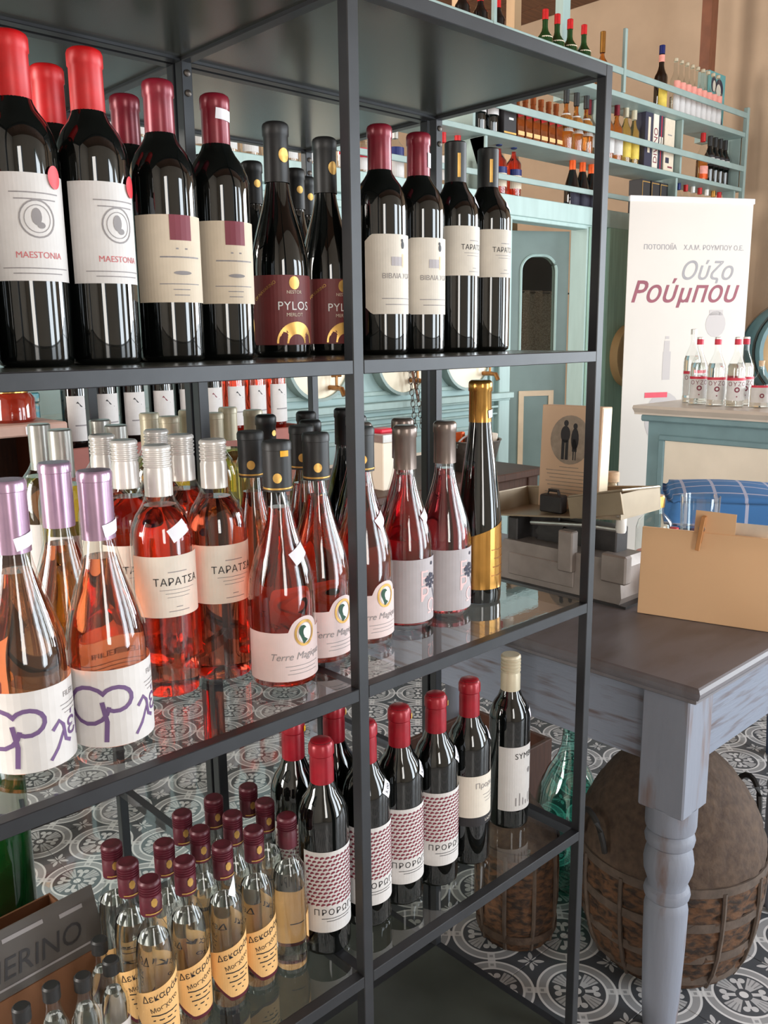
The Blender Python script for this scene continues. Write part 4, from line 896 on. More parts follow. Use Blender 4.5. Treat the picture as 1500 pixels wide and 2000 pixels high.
# ================================================================== BAR PARTITION (turquoise facade)
FY = 2.14
wp = struct(bpy.data.objects.new('wall_partition', None)); COL.objects.link(wp); wp.empty_display_size = 0.1
DX0, DX1, DZ = 2.452, 3.11, 1.945
def fac(name, x0, x1, z0, z1, m, y0=0.0, y1=0.08, bev=0.0): return bx(name, x0, x1, FY+y0, FY+y1, z0, z1, m, wp, bev)
fac('panel_field', -2.2, DX0-0.09, 0, 1.98, 'teal_panel', 0.02, 0.08)
fac('panel_field', DX1+0.21, 5.0, 0, 1.98, 'teal_panel', 0.03, 0.08)
fac('door_jamb', DX0-0.09, DX0, 0, DZ, 'teal_paint', -0.012, 0.1, 0.004)
fac('door_jamb', DX1, DX1+0.05, 0, DZ, 'teal_paint', -0.012, 0.1, 0.004); fac('jamb_molding', DX1+0.012, DX1+0.028, 0, DZ, 'pilaster_green', -0.022, -0.012, 0.003)
fac('jamb_molding', DX1+0.05, DX1+0.085, 0, DZ, 'teal_paint', -0.004, 0.1, 0.004)
fac('recess', DX1+0.085, DX1+0.21, 0, 1.96, 'teal_paint', 0.03, 0.1)
fac('pilaster', DX1+0.21, DX1+0.44, 0, 1.96, 'pilaster_green', -0.02, 0.03, 0.006)
fac('lintel', -2.2, 3.56, 1.955, 2.05, 'teal_paint', -0.02, 0.08, 0.003); fac('lintel_molding', DX0-0.09, DX1+0.1, 1.935, 1.957, 'teal_paint', -0.01, 0.08, 0.003)
fac('lintel', 3.56, 5.0, 1.955, 2.05, 'teal_paint', 0.0, 0.08, 0.003)
for z, h, o in ((1.035, 0.012, 0.02), (1.047, 0.03, 0.045), (1.0, 0.012, 0.012), (0.965, 0.01, 0.006)): fac('ledge_molding', -2.2, DX0-0.005 if z > 1.03 else DX0-0.09, z, z+h, 'teal_paint', -o, 0.02, 0.003)
# framed upper panels and lower cream insets
for k in range(6):
    xa = DX0-0.12-0.72*(k+1)+0.02; xb = DX0-0.12-0.72*k
    for (p, q, c, e_) in ((xa, xb, 1.90, 1.93), (xa, xb, 1.105, 1.125), (xa, xa+0.02, 1.125, 1.90), (xb-0.02, xb, 1.125, 1.90)): fac('panel_molding', p, q, c, e_, 'teal_paint', 0.008, 0.02, 0.003)
    for (p, q, c, e_) in ((xa, xb, 0.90, 0.918), (xa, xb, 0.12, 0.138), (xa, xa+0.018, 0.138, 0.90), (xb-0.018, xb, 0.138, 0.90)): fac('panel_molding', p, q, c, e_, 'teal_paint', 0.008, 0.02, 0.003)
    fac('cream_inset', xa+0.14, xb-0.14, 0.22, 0.82, 'cream_paint', 0.014, 0.02, 0.002)
# lower side panel behind the S1 bottles
fac('back_rail', -2.2, 5.0, 2.05, 2.10, 'teal_shelf', 0.235, 0.25)
# door leaf, open inwards
dl = struct(bpy.data.objects.new('door_1', None)); COL.objects.link(dl); dl.empty_display_size = 0.1
dl.location = (DX1-0.008, FY+0.10, 0); dl.rotation_euler = (0, 0, PI-0.50)      # local x: from hinge to free edge
LWd = 0.64
def arch_frame(x0, x1, z0, z1, rc, n=8):
    pts = [(x0, z0), (x1, z0)]
    for i in range(n+1): a = PI/2*i/n; pts.append((x1-rc+rc*math.cos(a), z1-rc+rc*math.sin(a)))
    for i in range(n+1): a = PI/2+PI/2*i/n; pts.append((x0+rc+rc*math.cos(a), z1-rc+rc*math.sin(a)))
    return pts
def leaf_with_openings():
    # stiles, rails and spandrels with arched openings, as one slab
    bmx = bmesh.new(); op = [(0.075, 0.29), (0.355, 0.565)]; z0, z1, rc = 1.24, 1.80, 0.085
    def quad_col(x0, x1, za, zb):
        v = [bmx.verts.new((x, 0, z)) for x, z in ((x0, za), (x1, za), (x1, zb), (x0, zb))]; bmx.faces.new(v)
    quad_col(0, op[0][0], 0.01, 1.93); quad_col(op[0][1], op[1][0], 0.01, 1.93); quad_col(op[1][1], LWd, 0.01, 1.93)
    for a, b in op:
        quad_col(a, b, 0.01, z0)
        n = 14
        top = lambda x: z1-rc+math.sqrt(max(0, rc*rc-max(0, a+rc-x, x-(b-rc))**2))
        for i in range(n):
            xa = a+(b-a)*i/n; xb = a+(b-a)*(i+1)/n
            v = [bmx.verts.new(p) for p in ((xa, 0, top(xa)), (xb, 0, top(xb)), (xb, 0, 1.93), (xa, 0, 1.93))]; bmx.faces.new(v)
    bmesh.ops.remove_doubles(bmx, verts=bmx.verts[:], dist=1e-5)
    r = bmesh.ops.extrude_face_region(bmx, geom=bmx.faces[:]); 
    for v in r['geom']:
        if isinstance(v, bmesh.types.BMVert): v.co.y -= 0.036
    bmesh.ops.recalc_face_normals(bmx, faces=bmx.faces[:])
    me = bpy.data.meshes.new('leaf'); bmx.to_mesh(me); bmx.free(); return me, op
lme, ops_ = leaf_with_openings()
obj('leaf', lme, 'door_teal', dl)
for a, b in ops_:
    fr = arch_frame(a, b, 1.24, 1.80, 0.085)
    for y in (0.0, -0.036): obj('arch_bead', tube([(x, y, z) for x, z in fr], 0.008, 6, True, 'arch_bead'), 'teal_paint', dl)
    obj('pane', prism(arch_frame(a, b, 1.24, 1.80, 0.085), 0.004, 'pane'), 'pane_glass', dl, (0, -0.02, 0))
    for y in (-0.042, 0.0):
        for (p, q, c, e_) in ((a, b, 1.02, 1.05), (a, b, 0.16, 0.19), (a, a+0.03, 0.19, 1.02), (b-0.03, b, 0.19, 1.02)): bx('panel_border', p, q, y, y+0.006, c, e_, 'beige_trim', dl)
obj('hinge', lathe([(0.008, 1.58), (0.008, 1.66)], 10), 'steel', dl, (0.0, -0.04, 0))
# lace curtain hanging inside the room behind the door
vs = []; fs = []; n = 90
for i in range(n+1):
    u = i/n
    for z in (0.75, 1.64): vs.append((u*1.3, 0.018*math.sin(u*62)+0.01*math.sin(u*23), z))
fs = [(2*i, 2*i+2, 2*i+3, 2*i+1) for i in range(n)]
t = thing('lace_curtain', 'beige lace café curtain seen through the arched door panes', 'curtain', (DX0+0.05, FY+0.62, 0), 0.0)
me = mesh('curtain', vs, fs, True); o = obj('curtain_cloth', me, 'curtain_lace', t)
sol = o.modifiers.new('thickness', 'SOLIDIFY'); sol.thickness = 0.002
obj('curtain_rod', tube([(-0.05, 0, 1.63), (1.35, 0, 1.63)], 0.006, 8), 'iron', t); bx('dark_room_sheet', -0.05, 1.35, 0.06, 0.07, 0.0, 1.93, 'dark_room', t)  # dark sheet added behind the lace, its colour stands in for the unlit room
# barrel heads with taps in the facade
tap_prof = [(0.012, 0), (0.012, 0.05), (0.008, 0.055), (0.008, 0.09)]
def barrel_head(x, z, r, label, m, y=FY):
    t = thing('barrel_head', label, 'barrel', (x, y, z))
    obj('head_disc', lathe([(0, 0.0), (r, 0), (r, 0.03), (0, 0.03)], 40, 'disc', 0.5), m, t, (0, -0.01, 0), (PI/2, 0, 0))
    obj('rim', lathe([(r, -0.02), (r+0.014, -0.02), (r+0.014, 0.042), (r, 0.042), (r, -0.02)], 40, 'rim', 0.5), 'teal_shelf' if m == 'barrel_cream' else m, t, (0, -0.01, 0), (PI/2, 0, 0))
    return t
for i, (x, tx_, tz_) in enumerate(((1.17, 1.225, 1.158), (1.665, 1.712, 1.168), (2.105, 2.225, 1.18), (0.68, 0.735, 1.158))):
    lab = ['cream barrel head with brass tap behind the rear rack post', 'cream barrel head with brass tap and hanging chain', 'cream barrel head with brass tap beside the door', 'cream barrel head with brass tap nearest the display bottles'][i]
    t = barrel_head(x, 1.275, 0.16, lab, 'barrel_cream', FY+0.02)
    tp = obj('tap', tube([(tx_-x, -0.03, tz_-1.275), (tx_-x, -0.09, tz_-1.275), (tx_-x-0.01, -0.13, tz_-1.275-0.002), (tx_-x-0.01, -0.145, tz_-1.275-0.03)], 0.011, 8), 'brass', t)
    obj('tap_handle', tube([(tx_-x, -0.085, tz_-1.275), (tx_-x, -0.085, tz_-1.275+0.05)], 0.006, 8), 'brass', tp)
    obj('tap_crossbar', tube([(tx_-x-0.025, -0.085, tz_-1.275+0.05), (tx_-x+0.025, -0.085, tz_-1.275+0.05)], 0.005, 8), 'brass', tp)
barrel_head(3.55, 1.235, 0.17, 'cream wooden barrel head, shade put in as tan, half behind the banner', 'barrel_tan', FY-0.02)  # cream head in shade, the shade put into its tan colour
# hanging chain and stick
t = thing('hanging_chain', 'double iron chain hanging in front of a barrel head', 'chain', (1.62, 2.05, 0))
lkm = tube([(0.010*math.cos(a), 0, 0.016*math.sin(a)) for a in [2*PI*k/10 for k in range(10)]], 0.0022, 5, True, 'link')
for s in (0, 1):
    for k in range(14):
        obj('chain_link', lkm, 'iron', t, (0.004+s*0.03+k*0.0035+s*k*0.001, 0, 1.30-k*0.026), (0, 0, PI/2*(k % 2)+0.4))
t = tag(obj('wooden_stick', tube([(1.64, 2.078, 1.36), (1.72, 2.078, 1.07)], 0.006, 8), 'wood_brown'), 'thin wooden stick hanging beside the iron chain', 'stick')

# ================================================================== BAR SHELVES
t = thing('bar_shelf', 'turquoise tiered bar shelf above the partition with front rails', 'shelf', (0, 0, 0))
SD = 0.235; S1, S2, S3 = 2.05, 2.335, 2.69; SX0, SX1 = -2.2, 4.98
def sb(name, x0, x1, y0, y1, z0, z1, m='teal_shelf'): return bx(name, x0, x1, FY+y0, FY+y1, z0, z1, m, t, 0.002)
sb('shelf_board', SX0, SX1, 0.0, SD, S2-0.025, S2); sb('shelf_board', SX0, SX1, 0.0, SD, S3-0.028, S3)
bx('shelf_board', SX0, SX1, FY+0.08, FY+SD, S1-0.02, S1, 'teal_shelf', t, 0.002)
sb('front_rail', SX0, SX1, -0.006, 0.006, 2.118, 2.145); sb('front_rail', SX0, SX1, -0.006, 0.006, S2+0.105, S2+0.14); sb('front_rail', SX0, SX1, -0.006, 0.006, S3+0.09, S3+0.125)
for x in (2.27, 4.1, SX0+0.02, 0.2): sb('divider', x-0.01, x+0.01, 0.012, SD, S1, S2-0.025)
for x in (2.2, 3.35, 4.17, 4.97, 0.2): sb('divider', x-0.01, x+0.01, 0.03, SD, S2, S3-0.028)
for x in (4.97,): sb('end_post', x-0.012, x+0.018, -0.01, 0.02, 0.0, S3+0.16); 
for x in (3.43, 2.3): sb('rail_post', x-0.012, x+0.012, -0.01, 0.008, S3, S3+0.33)
for x in (4.1, 2.27, 4.9):
    obj('bracket', prism([(0, 0), (0.09, 0.24), (0.0, 0.24)], 0.02, 'bracket'), 'teal_shelf', t, (x+0.01, FY+0.02, S1+0.02), (0, 0, PI/2))
bx('upright', 3.19, 3.26, FY+0.25, FY+0.30, S3-0.03, ZC, 'teal_paint', t); bx('upright', 4.87, 4.97, FY+0.25, FY+0.32, S3-0.03, 3.12, 'teal_paint', t)
p_ = tag(bx('timber_post', 3.08, 3.14, FY+0.5, FY+0.56, 0.0, ZC, 'wood_pale'), 'pale raw timber post rising to the ceiling behind the bar', 'post', 'timber posts behind the bar')
p2 = tag(bx('timber_post', 2.38, 2.42, FY+0.30, FY+0.34, 0.0, ZC, 'wood_pale'), 'slim pale timber post among the red-capped bottles', 'post')
p3 = tag(bx('timber_post', 4.875, 4.965, FY+0.25, FY+0.32, 3.12, ZC, 'wood_brown'), 'brown timber post above the blue portrait sign', 'post')

# ---- bottles on the bar shelves
def fbottle(name, label, group, R, H, sh, nr, glass, capm, capz, lab=None, fill=None, cst='plain', lab2=None):
    p = [(0, 0.002), (R-0.003, 0), (R, 0.005), (R, sh), (R*0.93, sh+H*0.035), (R*0.7, sh+H*0.075), (nr*1.25, sh+H*0.13), (nr, sh+H*0.18), (nr, H-0.002), (0, H-0.002)]
    t = bottle(name, label, 'bottle', p, glass, (capz, H, nr+0.0018, capm, cst), fill, group, 20)
    if lab: obj('label', label_mesh(p, -R*1.3, R*1.3, lab[0], lab[1], 0.001, 0, 10, 1), lab[2], t)
    if lab2: obj('label_band', label_mesh(p, -R*1.3, R*1.3, lab2[0], lab2[1], 0.0014, 0, 10, 1), lab2[2], t)
    return t
BY = FY+0.11
def row(proto, xs, z, label, group, y=BY):
    put(proto, [(x, y) for x in xs], z, label, group)
row(fbottle('ouzo_bottle', '', '', 0.037, 0.27, 0.17, 0.013, 'clear_glass', 'cap_white', 0.235, (0.03, 0.13, 'label_white'), ('clear_spirit', 0.16)), [0.36, 0.48, 0.60, 0.73, 0.85, 0.95, 1.05, 1.145, 1.24], S1, 'clear white-labelled spirit bottle on the low bar shelf above the barrel heads', 'clear spirits on the low bar shelf')
row(fbottle('spirit_bottle', '', '', 0.036, 0.25, 0.16, 0.014, 'clear_glass', 'cap_red', 0.2, (0.03, 0.12, 'label_white'), ('clear_spirit', 0.15), lab2=(0.08, 0.12, 'red_band')), [1.44, 1.54], S1, 'clear bottle with red label and red cap on the low bar shelf', 'red label clear spirits')
row(fbottle('gin_bottle', '', '', 0.04, 0.235, 0.15, 0.014, 'clear_glass', 'cap_silver', 0.19, (0.02, 0.10, 'label_white'), ('clear_spirit', 0.14), lab2=(0.10, 0.15, 'cap_blue')), [1.75], S1, 'clear gin bottle with navy label band and silver cap', None)
row(fbottle('vodka_bottle', '', '', 0.042, 0.275, 0.17, 0.014, 'clear_glass', 'cap_red', 0.215, (0.04, 0.15, 'label_white'), ('clear_spirit', 0.16)), [2.067, 2.172], S1, 'red-capped clear vodka bottle on the low bar shelf', 'red-capped vodka bottles')
row(fbottle('vodka_bottle', '', '', 0.042, 0.275, 0.17, 0.014, 'clear_glass', 'cap_red', 0.215, (0.04, 0.15, 'label_white'), ('clear_spirit', 0.16)), [2.225+0.1], S1, 'red-capped clear vodka bottle just past the low shelf divider', None)
row(fbottle('aperitif_bottle', '', '', 0.041, 0.30, 0.175, 0.014, 'clear_glass', 'cap_blue', 0.255, (0.055, 0.15, 'label_cream'), ('red_spirit', 0.24), lab2=(0.12, 0.15, 'cap_blue')), [2.484, 2.604], S1, 'bright red aperitif bottle with blue cap on the low bar shelf', 'red aperitif bottles')
row(fbottle('liqueur_bottle', '', '', 0.03, 0.32, 0.18, 0.011, 'brown_glass', 'cap_black', 0.26, (0.05, 0.13, 'label_cream')), [2.40], S1, 'slim dark bottle behind the red aperitif bottles', None, BY+0.05)
pv = burgundy(0.044, 0.31, 0.10, 0.0155)
Pv = bottle('prosecco_bottle', '', 'bottle', pv, 'dark_glass', (0.185, 0.31, 0.0185, 'cap_orange', 'wax'), None, '', 22)
obj('label', label_mesh(pv, -0.05, 0.05, 0.02, 0.085, 0.001, 0, 10, 1), 'ink_navy', Pv); obj('gold_seal', wrap(Art().disc(0, 0, 0.012), pv, 0.10, 0.0016), 'gold_foil', Pv)
row(Pv, [3.125, 3.222, 3.31], S1, 'dark prosecco bottle with bright orange foil neck above the door', 'orange foil prosecco bottles')
def gift_box(name, label, group, sx, sy, sz, m, bands, loc):
    t = thing(name, label, 'box', loc, 0, group)
    o = obj('carton', bxm(sx, sy, sz, 0.002), m, t)
    for (p, q, c, e_, mm) in bands: bx('print_panel', p*sx, q*sx, -sy/2-0.0012, -sy/2-0.0002, c*sz, e_*sz, mm, t)
    return t
for i, x in enumerate((3.83, 3.94, 4.045)):
    gift_box('gift_box', 'black gift box with thin gold frame on the low bar shelf', 'black gold-framed gift boxes', 0.095, 0.09, 0.23, 'ink_black', [(-0.45, 0.45, 0.93, 0.95, 'gold_foil'), (-0.45, -0.41, 0.1, 0.93, 'gold_foil'), (-0.3, 0.3, 0.4, 0.6, 'ink_navy')], (x, BY, S1))
cl = ['cap_blue', 'cap_red', 'cap_white', 'cap_red', 'cap_white', 'gold', 'cap_red', 'cork']
for i, x in enumerate((4.30, 4.395, 4.49, 4.585, 4.68, 4.775, 4.86)):
    row(fbottle('spirit_bottle', '', '', 0.036, 0.26+0.01*(i % 2), 0.16, 0.013, 'clear_glass', cl[i], 0.22, (0.03, 0.12, 'label_white'), ('clear_spirit', 0.15)), [x], S1, 'clear spirit bottle with %s cap above the banner, %s' % (cl[i].replace('cap_', '').replace('_', ' '), ['next to the gold-framed boxes', 'beside a blue cap', 'between two red caps', 'between two white caps', 'between red and gold caps', 'beside a gold and a white cap', 'at the shelf end'][i]), None)
# second shelf
gift_box('gift_box', 'black gift box with gold stripe beside square amber bottles', None, 0.10, 0.09, 0.2, 'ink_black', [(-0.48, 0.48, 0.12, 0.16, 'gold_foil'), (-0.1, 0.25, 0.45, 0.5, 'ink_white')], (2.515, BY, S2))
row(fbottle('liqueur_bottle', '', '', 0.04, 0.25, 0.16, 0.014, 'dark_glass', 'cap_black', 0.2, (0.10, 0.16, 'label_white')), [2.32, 2.415], S2, 'black liqueur bottle with white tag on the second bar shelf', 'black liqueur bottles')
t = thing('whisky_bottle', '', 'bottle', (0, 0, 0)); 
obj('glass_body', bxm(0.058, 0.058, 0.17, 0.006, 2), 'whisky_brown', t); obj('neck', lathe([(0.024, 0.17), (0.014, 0.182), (0.013, 0.225), (0, 0.226)], 16), 'whisky_brown', t)
obj('cap', lathe([(0.0155, 0.205), (0.0155, 0.24), (0, 0.241)], 16), 'whisky_brown', t)
o = bx('slanted_label', -0.03, 0.03, -0.0315, -0.0302, 0.125, 0.15, 'seal_red', t); o.rotation_euler = (0, -0.3, 0)
bx('lower_label', -0.026, 0.026, -0.0305, -0.0298, 0.035, 0.055, 'label_kraft', t)
for mname in ('glass_body',): pass
row(t, [2.625+0.0665*i for i in range(6)], S2, 'square amber whisky bottle with red label on the second bar shelf', 'square amber whisky bottles')
pw_ = fbottle('brandy_bottle', '', '', 0.043, 0.33, 0.17, 0.014, 'clear_glass', 'cap_black', 0.26, (0.11, 0.205, 'label_white'), ('amber_spirit', 0.265))
row(pw_, [3.05, 3.145, 3.24], S2, 'amber brandy bottle with white shield label and black cap', 'white shield label brandy')
row(fbottle('brandy_bottle', '', '', 0.036, 0.33, 0.18, 0.013, 'clear_glass', 'cap_burgundy', 0.25, (0.07, 0.14, 'label_white'), ('amber_spirit', 0.26)), [3.325], S2, 'slim amber bottle with burgundy cap by the shelf divider', None, BY+0.04)
row(fbottle('brandy_bottle', '', '', 0.04, 0.335, 0.19, 0.0145, 'clear_glass', 'cap_burgundy', 0.27, (0.05, 0.15, 'label_white'), ('amber_spirit', 0.27)), [3.55, 3.46], S2, 'amber bottle with rosy cap beside pale yellow-capped bottles', 'rosy-capped amber bottles')
row(fbottle('mead_bottle', '', '', 0.036, 0.335, 0.2, 0.0145, 'clear_glass', 'cap_cream', 0.275, (0.05, 0.15, 'label_yellow'), ('white_wine', 0.27)), [3.648, 3.738], S2, 'cream-capped bottle with yellow label on the second bar shelf', 'yellow-labelled cream-capped bottles')
gift_box('gift_box', 'dark gift box with white bottle picture on the second bar shelf', None, 0.085, 0.08, 0.335, 'ink_navy', [(-0.15, 0.15, 0.3, 0.9, 'label_cream')], (3.845, BY, S2))
gb = gift_box('gift_box', 'narrow white gift box with vertical maroon lettering', None, 0.062, 0.08, 0.345, 'label_ivory', [], (3.925, BY, S2))
tx = Art().text('DIVINO', 0.06, 0, 0, PI/2); obj('lettering', mesh('lettering', [(x, -0.0412, z+0.15) for x, z in tx.v], tx.f), 'ink_maroon', gb)
gift_box('gift_box', 'navy gift box with one red stripe', None, 0.05, 0.08, 0.345, 'ink_navy', [(-0.05, 0.1, 0.02, 0.98, 'red_band'), (-0.4, 0.4, 0.4, 0.6, 'label_ivory')], (3.985, BY, S2))
gift_box('gift_box', 'wide cream gift box with small print', None, 0.12, 0.085, 0.325, 'label_cream', [(-0.2, 0.2, 0.7, 0.72, 'ink_grey'), (-0.35, 0.0, 0.2, 0.3, 'ink_navy'), (-0.1, 0.35, 0.12, 0.15, 'ink_maroon')], (4.085, BY, S2))
row(fbottle('orange_bottle', '', '', 0.04, 0.32, 0.18, 0.015, 'clear_glass', 'cap_red', 0.265, (0.03, 0.11, 'label_pink'), ('amber_spirit', 0.15), lab2=(0.03, 0.06, 'cap_orange')), [4.59], S2, 'red-capped orange bottle beside the black label bottles', None)
row(fbottle('whiskey_bottle', '', '', 0.034, 0.315, 0.19, 0.0145, 'dark_glass', 'cap_black', 0.25, (0.12, 0.19, 'ink_black'), None, lab2=(0.135, 0.175, 'label_white')), [4.69, 4.745-0.0+0.017, 4.834, 4.906], S2, 'black-labelled dark whiskey bottle near the portrait sign end of the bar shelf', 'black-labelled whiskey bottles')
# top shelf
row(fbottle('wine_bottle', '', '', 0.037, 0.30, 0.19, 0.014, 'dark_glass', 'cap_red', 0.245, (0.05, 0.14, 'label_white')), [2.2, 2.30+0.03, 2.46], S3, 'dark red-capped wine bottle on the top bar shelf under the planks', 'red-capped wines on the top shelf')
row(fbottle('whisky_bottle', '', '', 0.042, 0.325, 0.18, 0.0145, 'green_glass', 'cap_red', 0.275, (0.12, 0.19, 'label_cream')), [2.845, 2.95, 3.065, 3.195], S3, 'green whisky bottle with red cap on the top bar shelf', 'green red-capped whisky bottles')
row(fbottle('cognac_bottle', '', '', 0.04, 0.33, 0.15, 0.0135, 'clear_glass', 'gold', 0.22, (0.05, 0.12, 'label_cream'), ('amber_spirit', 0.23)), [3.38], S3, 'amber gold-capped bottle behind the slim turquoise rail post', None)
row(fbottle('bitters_bottle', '', '', 0.04, 0.385, 0.2, 0.016, 'brown_glass', 'cap_blue', 0.335, (0.03, 0.14, 'label_yellow'), None, lab2=(0.29, 0.33, 'label_pink')), [4.02], S3, 'tall brown bottle with yellow label on the top bar shelf', None)
row(fbottle('rum_bottle', '', '', 0.032, 0.345, 0.21, 0.012, 'plain_glass', 'cap_cream', 0.325, (0.03, 0.13, 'label_white'), ('clear_spirit', 0.12), lab2=(0.15, 0.21, 'label_pink')), [4.19+0.0695*i for i in range(9)], S3, 'clear bottle with pink and white labels in the long top shelf row', 'pink label bottles on the top shelf')
# portrait sign
t = thing('portrait_sign', 'small blue sign with two portrait heads at the shelf end', 'sign', (4.87, FY+0.19, S3))
bx('sign_board', -0.10, 0.13, -0.006, 0.006, 0.0, 0.40, 'sign_blue', t, 0.002)
s_ = lambda art, y, m, n_: obj(n_, mesh(n_, [(x, y, z) for x, z in art.v], art.f), m, t)
s_(Art().disc(0.045, 0.30, 0.055, 0.065, 20).disc(-0.035, 0.32, 0.035, 0.05, 20).disc(0.06, 0.07, 0.055, 0.075, 16), -0.0066, 'ink_navy', 'hair_print')
s_(Art().disc(0.035, 0.285, 0.034, 0.046, 20).disc(-0.03, 0.31, 0.02, 0.036, 20).disc(0.06, 0.06, 0.035, 0.05, 16), -0.0072, 'label_ivory', 'face_print')
s_(Art().rect(-0.085, -0.05, 0.01, 0.1), -0.0072, 'label_yellow', 'bottle_print')

# ================================================================== BANNER, COUNTER, BARREL
BA = Vector((3.24, 1.95)); BB = Vector((3.92, 1.575)); dirb = (BB-BA); BWd = dirb.length; ang = math.atan2(dirb.y, dirb.x)
t = thing('roll_up_banner', 'white roll-up banner with maroon ouzo lettering behind the counter', 'banner', ((BA.x+BB.x)/2, (BA.y+BB.y)/2, 0.003), ang)
bx('sheet', -BWd/2, BWd/2, -0.002, 0.002, 0.08, 2.07, 'banner_vinyl', t); bx('top_bar', -BWd/2-0.005, BWd/2+0.005, -0.01, 0.01, 2.07, 2.10, 'white_plastic', t, 0.003); bx('base', -BWd/2-0.01, BWd/2+0.01, -0.1, 0.1, 0, 0.08, 'steel', t, 0.01)
def bp(art, m, name, y=-0.0028): return obj(name, mesh(name, [(x, y, z) for x, z in art.v], art.f), m, t)
for q_, x_ in (('ΠΟΤΟΠΟΙΪΑ', -0.20), ('Χ.Α.Μ.', 0.0), ('ΡΟΥΜΠΟΥ Ο.Ε.', 0.20)): bp(Art().text(q_, 0.037, x_+0.01, 1.83, 0, 0, 1.0, 0.0004), 'ink_grey', 'lettering')
bp(Art().text('Ούζο', 0.14, 0.12, 1.70, 0, 0.3, 1.0, 0.0012), 'ink_grey', 'lettering')
bp(Art().text('Pούμпου', 0.17, -0.01, 1.585, 0, 0.3, 1.0, 0.0018), 'ink_maroon', 'lettering')
bp(Art().disc(0.19, 1.41, 0.066, 0.075).rect(0.145, 0.235, 1.46, 1.49), 'banner_ghost', 'crest_print')
bp(Art().text('ΑΠΟ ΤΟ 19', 0.04, 0.13, 1.16).lines(0.16, 1.10, [0.22], 0.02, 0.004), 'banner_ghost', 'lettering')
bp(Art().rect(-0.135, -0.10, 1.26, 1.32).rect(-0.14, -0.09, 1.1, 1.26).disc(-0.12, 0.88, 0.12, 0.15, 20), 'banner_ghost', 'bottle_print')
bp(Art().rect(-0.245, -0.10, 1.0, 1.03), 'red_band', 'red_print', -0.0034)
bp(Art().text('ΛΑΡΙΣΑ', 0.045, -0.20, 0.34), 'ink_grey', 'lettering')
bp(Art().rect(-0.13, -0.105, 1.33, 1.345), 'banner_ghost', 'cork_print')
CX = 2.47; CZ = 1.04
t = thing('bar_counter', 'turquoise bar counter with cream inset panels and marble top', 'counter', (0, 0, 0.003))
bx('counter_body', CX+0.05, CX+0.55, -0.9, 1.36, 0.0, CZ-0.045, 'counter_teal', t)
o = obj('counter_top', prism([(0, 0.0), (0.02, -0.022), (0.02, -0.03), (0.62, -0.03), (0.62, 0.0), (0.61, 0.012), (0.008, 0.012)], 2.36, 'counter_top'), 'marble', t, (CX, -0.94, CZ-0.012-0.003))
bx('top_molding', CX+0.018, CX+0.05, -0.92, 1.385, CZ-0.075, CZ-0.045, 'counter_teal', t, 0.006)
for y0, y1 in ((0.40, 1.27), (-0.6, 0.30)):
    bx('inset_panel', CX+0.046, CX+0.05, y0, y1, 0.12, CZ-0.16, 'cream_paint', t)
    for (p, q, c, e_) in ((y0-0.03, y1+0.03, CZ-0.16, CZ-0.135), (y0-0.03, y1+0.03, 0.095, 0.12), (y0-0.03, y0, 0.12, CZ-0.16), (y1, y1+0.03, 0.12, CZ-0.16)): bx('panel_molding', CX+0.036, CX+0.05, p, q, c, e_, 'counter_teal', t, 0.004)
def ouzo(label, group, R, H, capm, spots, z=CZ, sh=None):
    sh = sh or H*0.56
    p = [(0, 0.002), (R-0.004, 0), (R, 0.006), (R, sh), (R*0.93, sh+H*0.05), (R*0.68, sh+H*0.13), (0.0165, sh+H*0.22), (0.0135, sh+H*0.27), (0.0125, H-0.002), (0, H-0.002)]
    b = bottle('ouzo_bottle', '', 'bottle', p, 'clear_glass', (H-0.026, H, 0.0148, capm, 'plain'), ('clear_spirit', sh+H*0.08), None, 28)
    l = obj('label', label_mesh(p, -R*1.25, R*1.25, H*0.10, H*0.40, 0.001, 0, 14, 1), 'label_white', b)
    l2 = obj('label_band', label_mesh(p, -R*1.25, R*1.25, H*0.395, H*0.435, 0.0014, 0, 14, 1), 'red_band', b)
    obj('lettering', wrap(Art().text('ΟΥΖΟ', 0.026, 0, 0, 0, 0, 1.2), p, H*0.34, 0.0016), 'ink_maroon', l)
    obj('emblem', wrap(Art().ring(0, 0, 0.006, 0.012, 16).disc(0, -0.03, 0.003), p, H*0.26, 0.0016), 'ink_maroon', l)
    out = []
    for i, (x, y) in enumerate(spots):
        if i == 0: b.location = (x, y, z); b.rotation_euler = (0, 0, -0.95); b['label'] = label; o = b
        else: o = dup(b, (x, y, z), -0.95, label)
        if group: o['group'] = group
        out.append(o)
    return out
ouzo('tallest clear ouzo bottle with white cap on the marble counter', None, 0.042, 0.345, 'cap_white', [(2.79, 1.30)])
oo = ouzo('clear ouzo bottle with red-ringed cap on the marble counter', 'red-ringed ouzo bottles', 0.041, 0.30, 'red_band', [(2.70, 1.22), (2.67, 1.12), (2.665, 1.025), (2.78, 1.04)])
for o in oo: obj('cap_top', lathe([(0.0148, 0.2985), (0.0148, 0.306), (0.012, 0.308), (0, 0.308)], 16), 'cap_white', o)
t = thing('ouzo_flask', 'small clear ouzo flask with cork stopper on the counter', 'bottle', (2.69, 0.925, CZ), -0.95)
pf = [(0, 0.002), (0.042, 0), (0.046, 0.006), (0.046, 0.10), (0.04, 0.118), (0.02, 0.135), (0.012, 0.15), (0.011, 0.185), (0.0, 0.185)]
obj('glass_body', lathe(pf, 28), 'clear_glass', t); obj('spirit', lathe([(0, 0.006), (0.043, 0.006), (0.043, 0.09), (0, 0.09)], 24), 'clear_spirit', t); obj('cork', lathe([(0.01, 0.18), (0.013, 0.205), (0, 0.206)], 14), 'cork', t)
